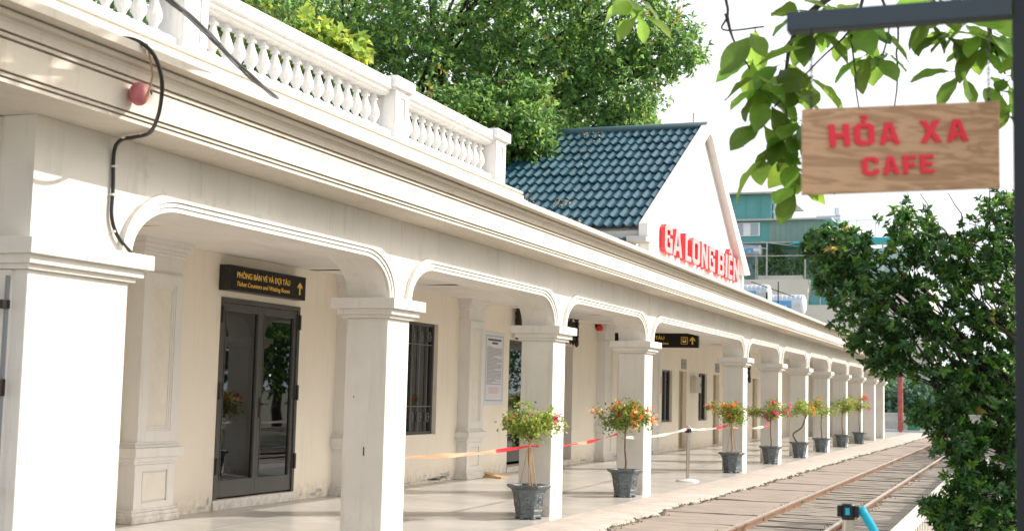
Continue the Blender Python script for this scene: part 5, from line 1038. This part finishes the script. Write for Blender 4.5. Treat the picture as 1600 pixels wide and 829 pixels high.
for z in (9.9, 10.7): q.tube([(-17, 79.6, z), (-6.5, 79.6, z)], .03, 6)
q.tube([(-16.5, 79.6, 10.75), (-14.2, 79.4, 10.3)], .03, 6); q.tube([(-14.6, 79.6, 10.75), (-12.2, 79.4, 10.4)], .03, 6)
build('poles', q, 'greyconc', NT)
q = MB(); q.prism([(-12.9, 10.55), (-10.8, 11.0), (-6.5, 10.8), (-6.5, 10.62), (-10.8, 10.78), (-12.9, 10.5)], 79.2, 81.5, 'y'); build('awning', q, 'cyan', NT)
q = MB(); q.box(-14.8, -12.2, 79.8, 80.3, 8.46, 8.75); build('planter', q, 'boxgrey', NT)
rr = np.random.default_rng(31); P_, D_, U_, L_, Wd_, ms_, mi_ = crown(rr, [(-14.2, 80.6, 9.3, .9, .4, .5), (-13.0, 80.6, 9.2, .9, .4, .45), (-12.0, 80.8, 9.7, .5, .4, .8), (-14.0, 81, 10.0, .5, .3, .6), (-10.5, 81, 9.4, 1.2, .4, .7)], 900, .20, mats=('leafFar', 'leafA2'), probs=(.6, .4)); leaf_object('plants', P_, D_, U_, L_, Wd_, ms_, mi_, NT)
tank(-15.35, 79.9, 10.25, 1.5, .36, 'small water tank with blue label on the far netted terrace', zb=8.46)
SH_ = root_at0('solar_heater', 'silver cylinder of a roof water heater on top of the far house', 'water heater')
q = MB(); q.tube([(-11.7, 82, 12.35), (-10.25, 82, 12.35)], .22, 12); q.tube([(-10.45, 82, 12.6), (-10.45, 82, 13.0)], .18, 10); build('drum', q, 'tank', SH_, smooth='auto')
q = MB(); q.box(-11.6, -10.3, 82, 83.5, 11.0, 12.1); 
for x in (-11.5, -10.4, -9.3, -8.2): q.tube([(x, 81.8, 10.7), (x, 81.8, 12.2)], .04, 6)
q.tube([(-10.4, 81.8, 12.2), (-8.0, 81.8, 12.2)], .04, 6)
build('stand', q, 'tankend', SH_)
# end of the line: grey wall, red pole, trees
e = root_at0('end_wall_grey', 'low grey concrete wall closing the far end of the platform', 'wall'); e.name = 'low_wall'
q = MB(); q.box(-12, 1.0, 71.5, 71.8, -.16, .85); q.box(-12, -4.6, 69.9, 71.5, -.16, .10); build('wall', q, 'greyconc', e)
q = MB(); q.box(-12, 1.0, 71.45, 71.85, .85, .93); build('coping', q, 'greyconc', e)
q = MB(); q.lathe([(.14, 0), (.12, 2.4), (.11, 3.6)], (-5.82, 70.0, -.1), 10); q.box(-6.2, -5.45, 69.97, 70.03, 2.02, 2.05); tag(build('red_pole', q, 'redpole', smooth='auto'), 'rusty red pole with a crossbar at the far end of the platform', 'pole')
q = MB(); q.box(-5.5, -4.9, 70.2, 70.7, -.1, .62); q.box(-5.54, -4.86, 70.16, 70.74, .62, .68); tag(build('green_bin', q, 'green', bevel=.02), 'small green box beside the rusty red pole', 'box')
labs = ['leafy tree beyond the low grey wall at the far end'] * 6
for i, (x, y, z, r) in enumerate(((-8.5, 78, 1.6, 1.7), (-6.2, 77, 1.5, 1.6), (-3.8, 78, 2.0, 2.0), (-1.2, 79, 2.2, 2.2), (2.0, 78, 2.4, 2.2), (-11.5, 76, 1.6, 1.7))):
    rr = np.random.default_rng(80 + i)
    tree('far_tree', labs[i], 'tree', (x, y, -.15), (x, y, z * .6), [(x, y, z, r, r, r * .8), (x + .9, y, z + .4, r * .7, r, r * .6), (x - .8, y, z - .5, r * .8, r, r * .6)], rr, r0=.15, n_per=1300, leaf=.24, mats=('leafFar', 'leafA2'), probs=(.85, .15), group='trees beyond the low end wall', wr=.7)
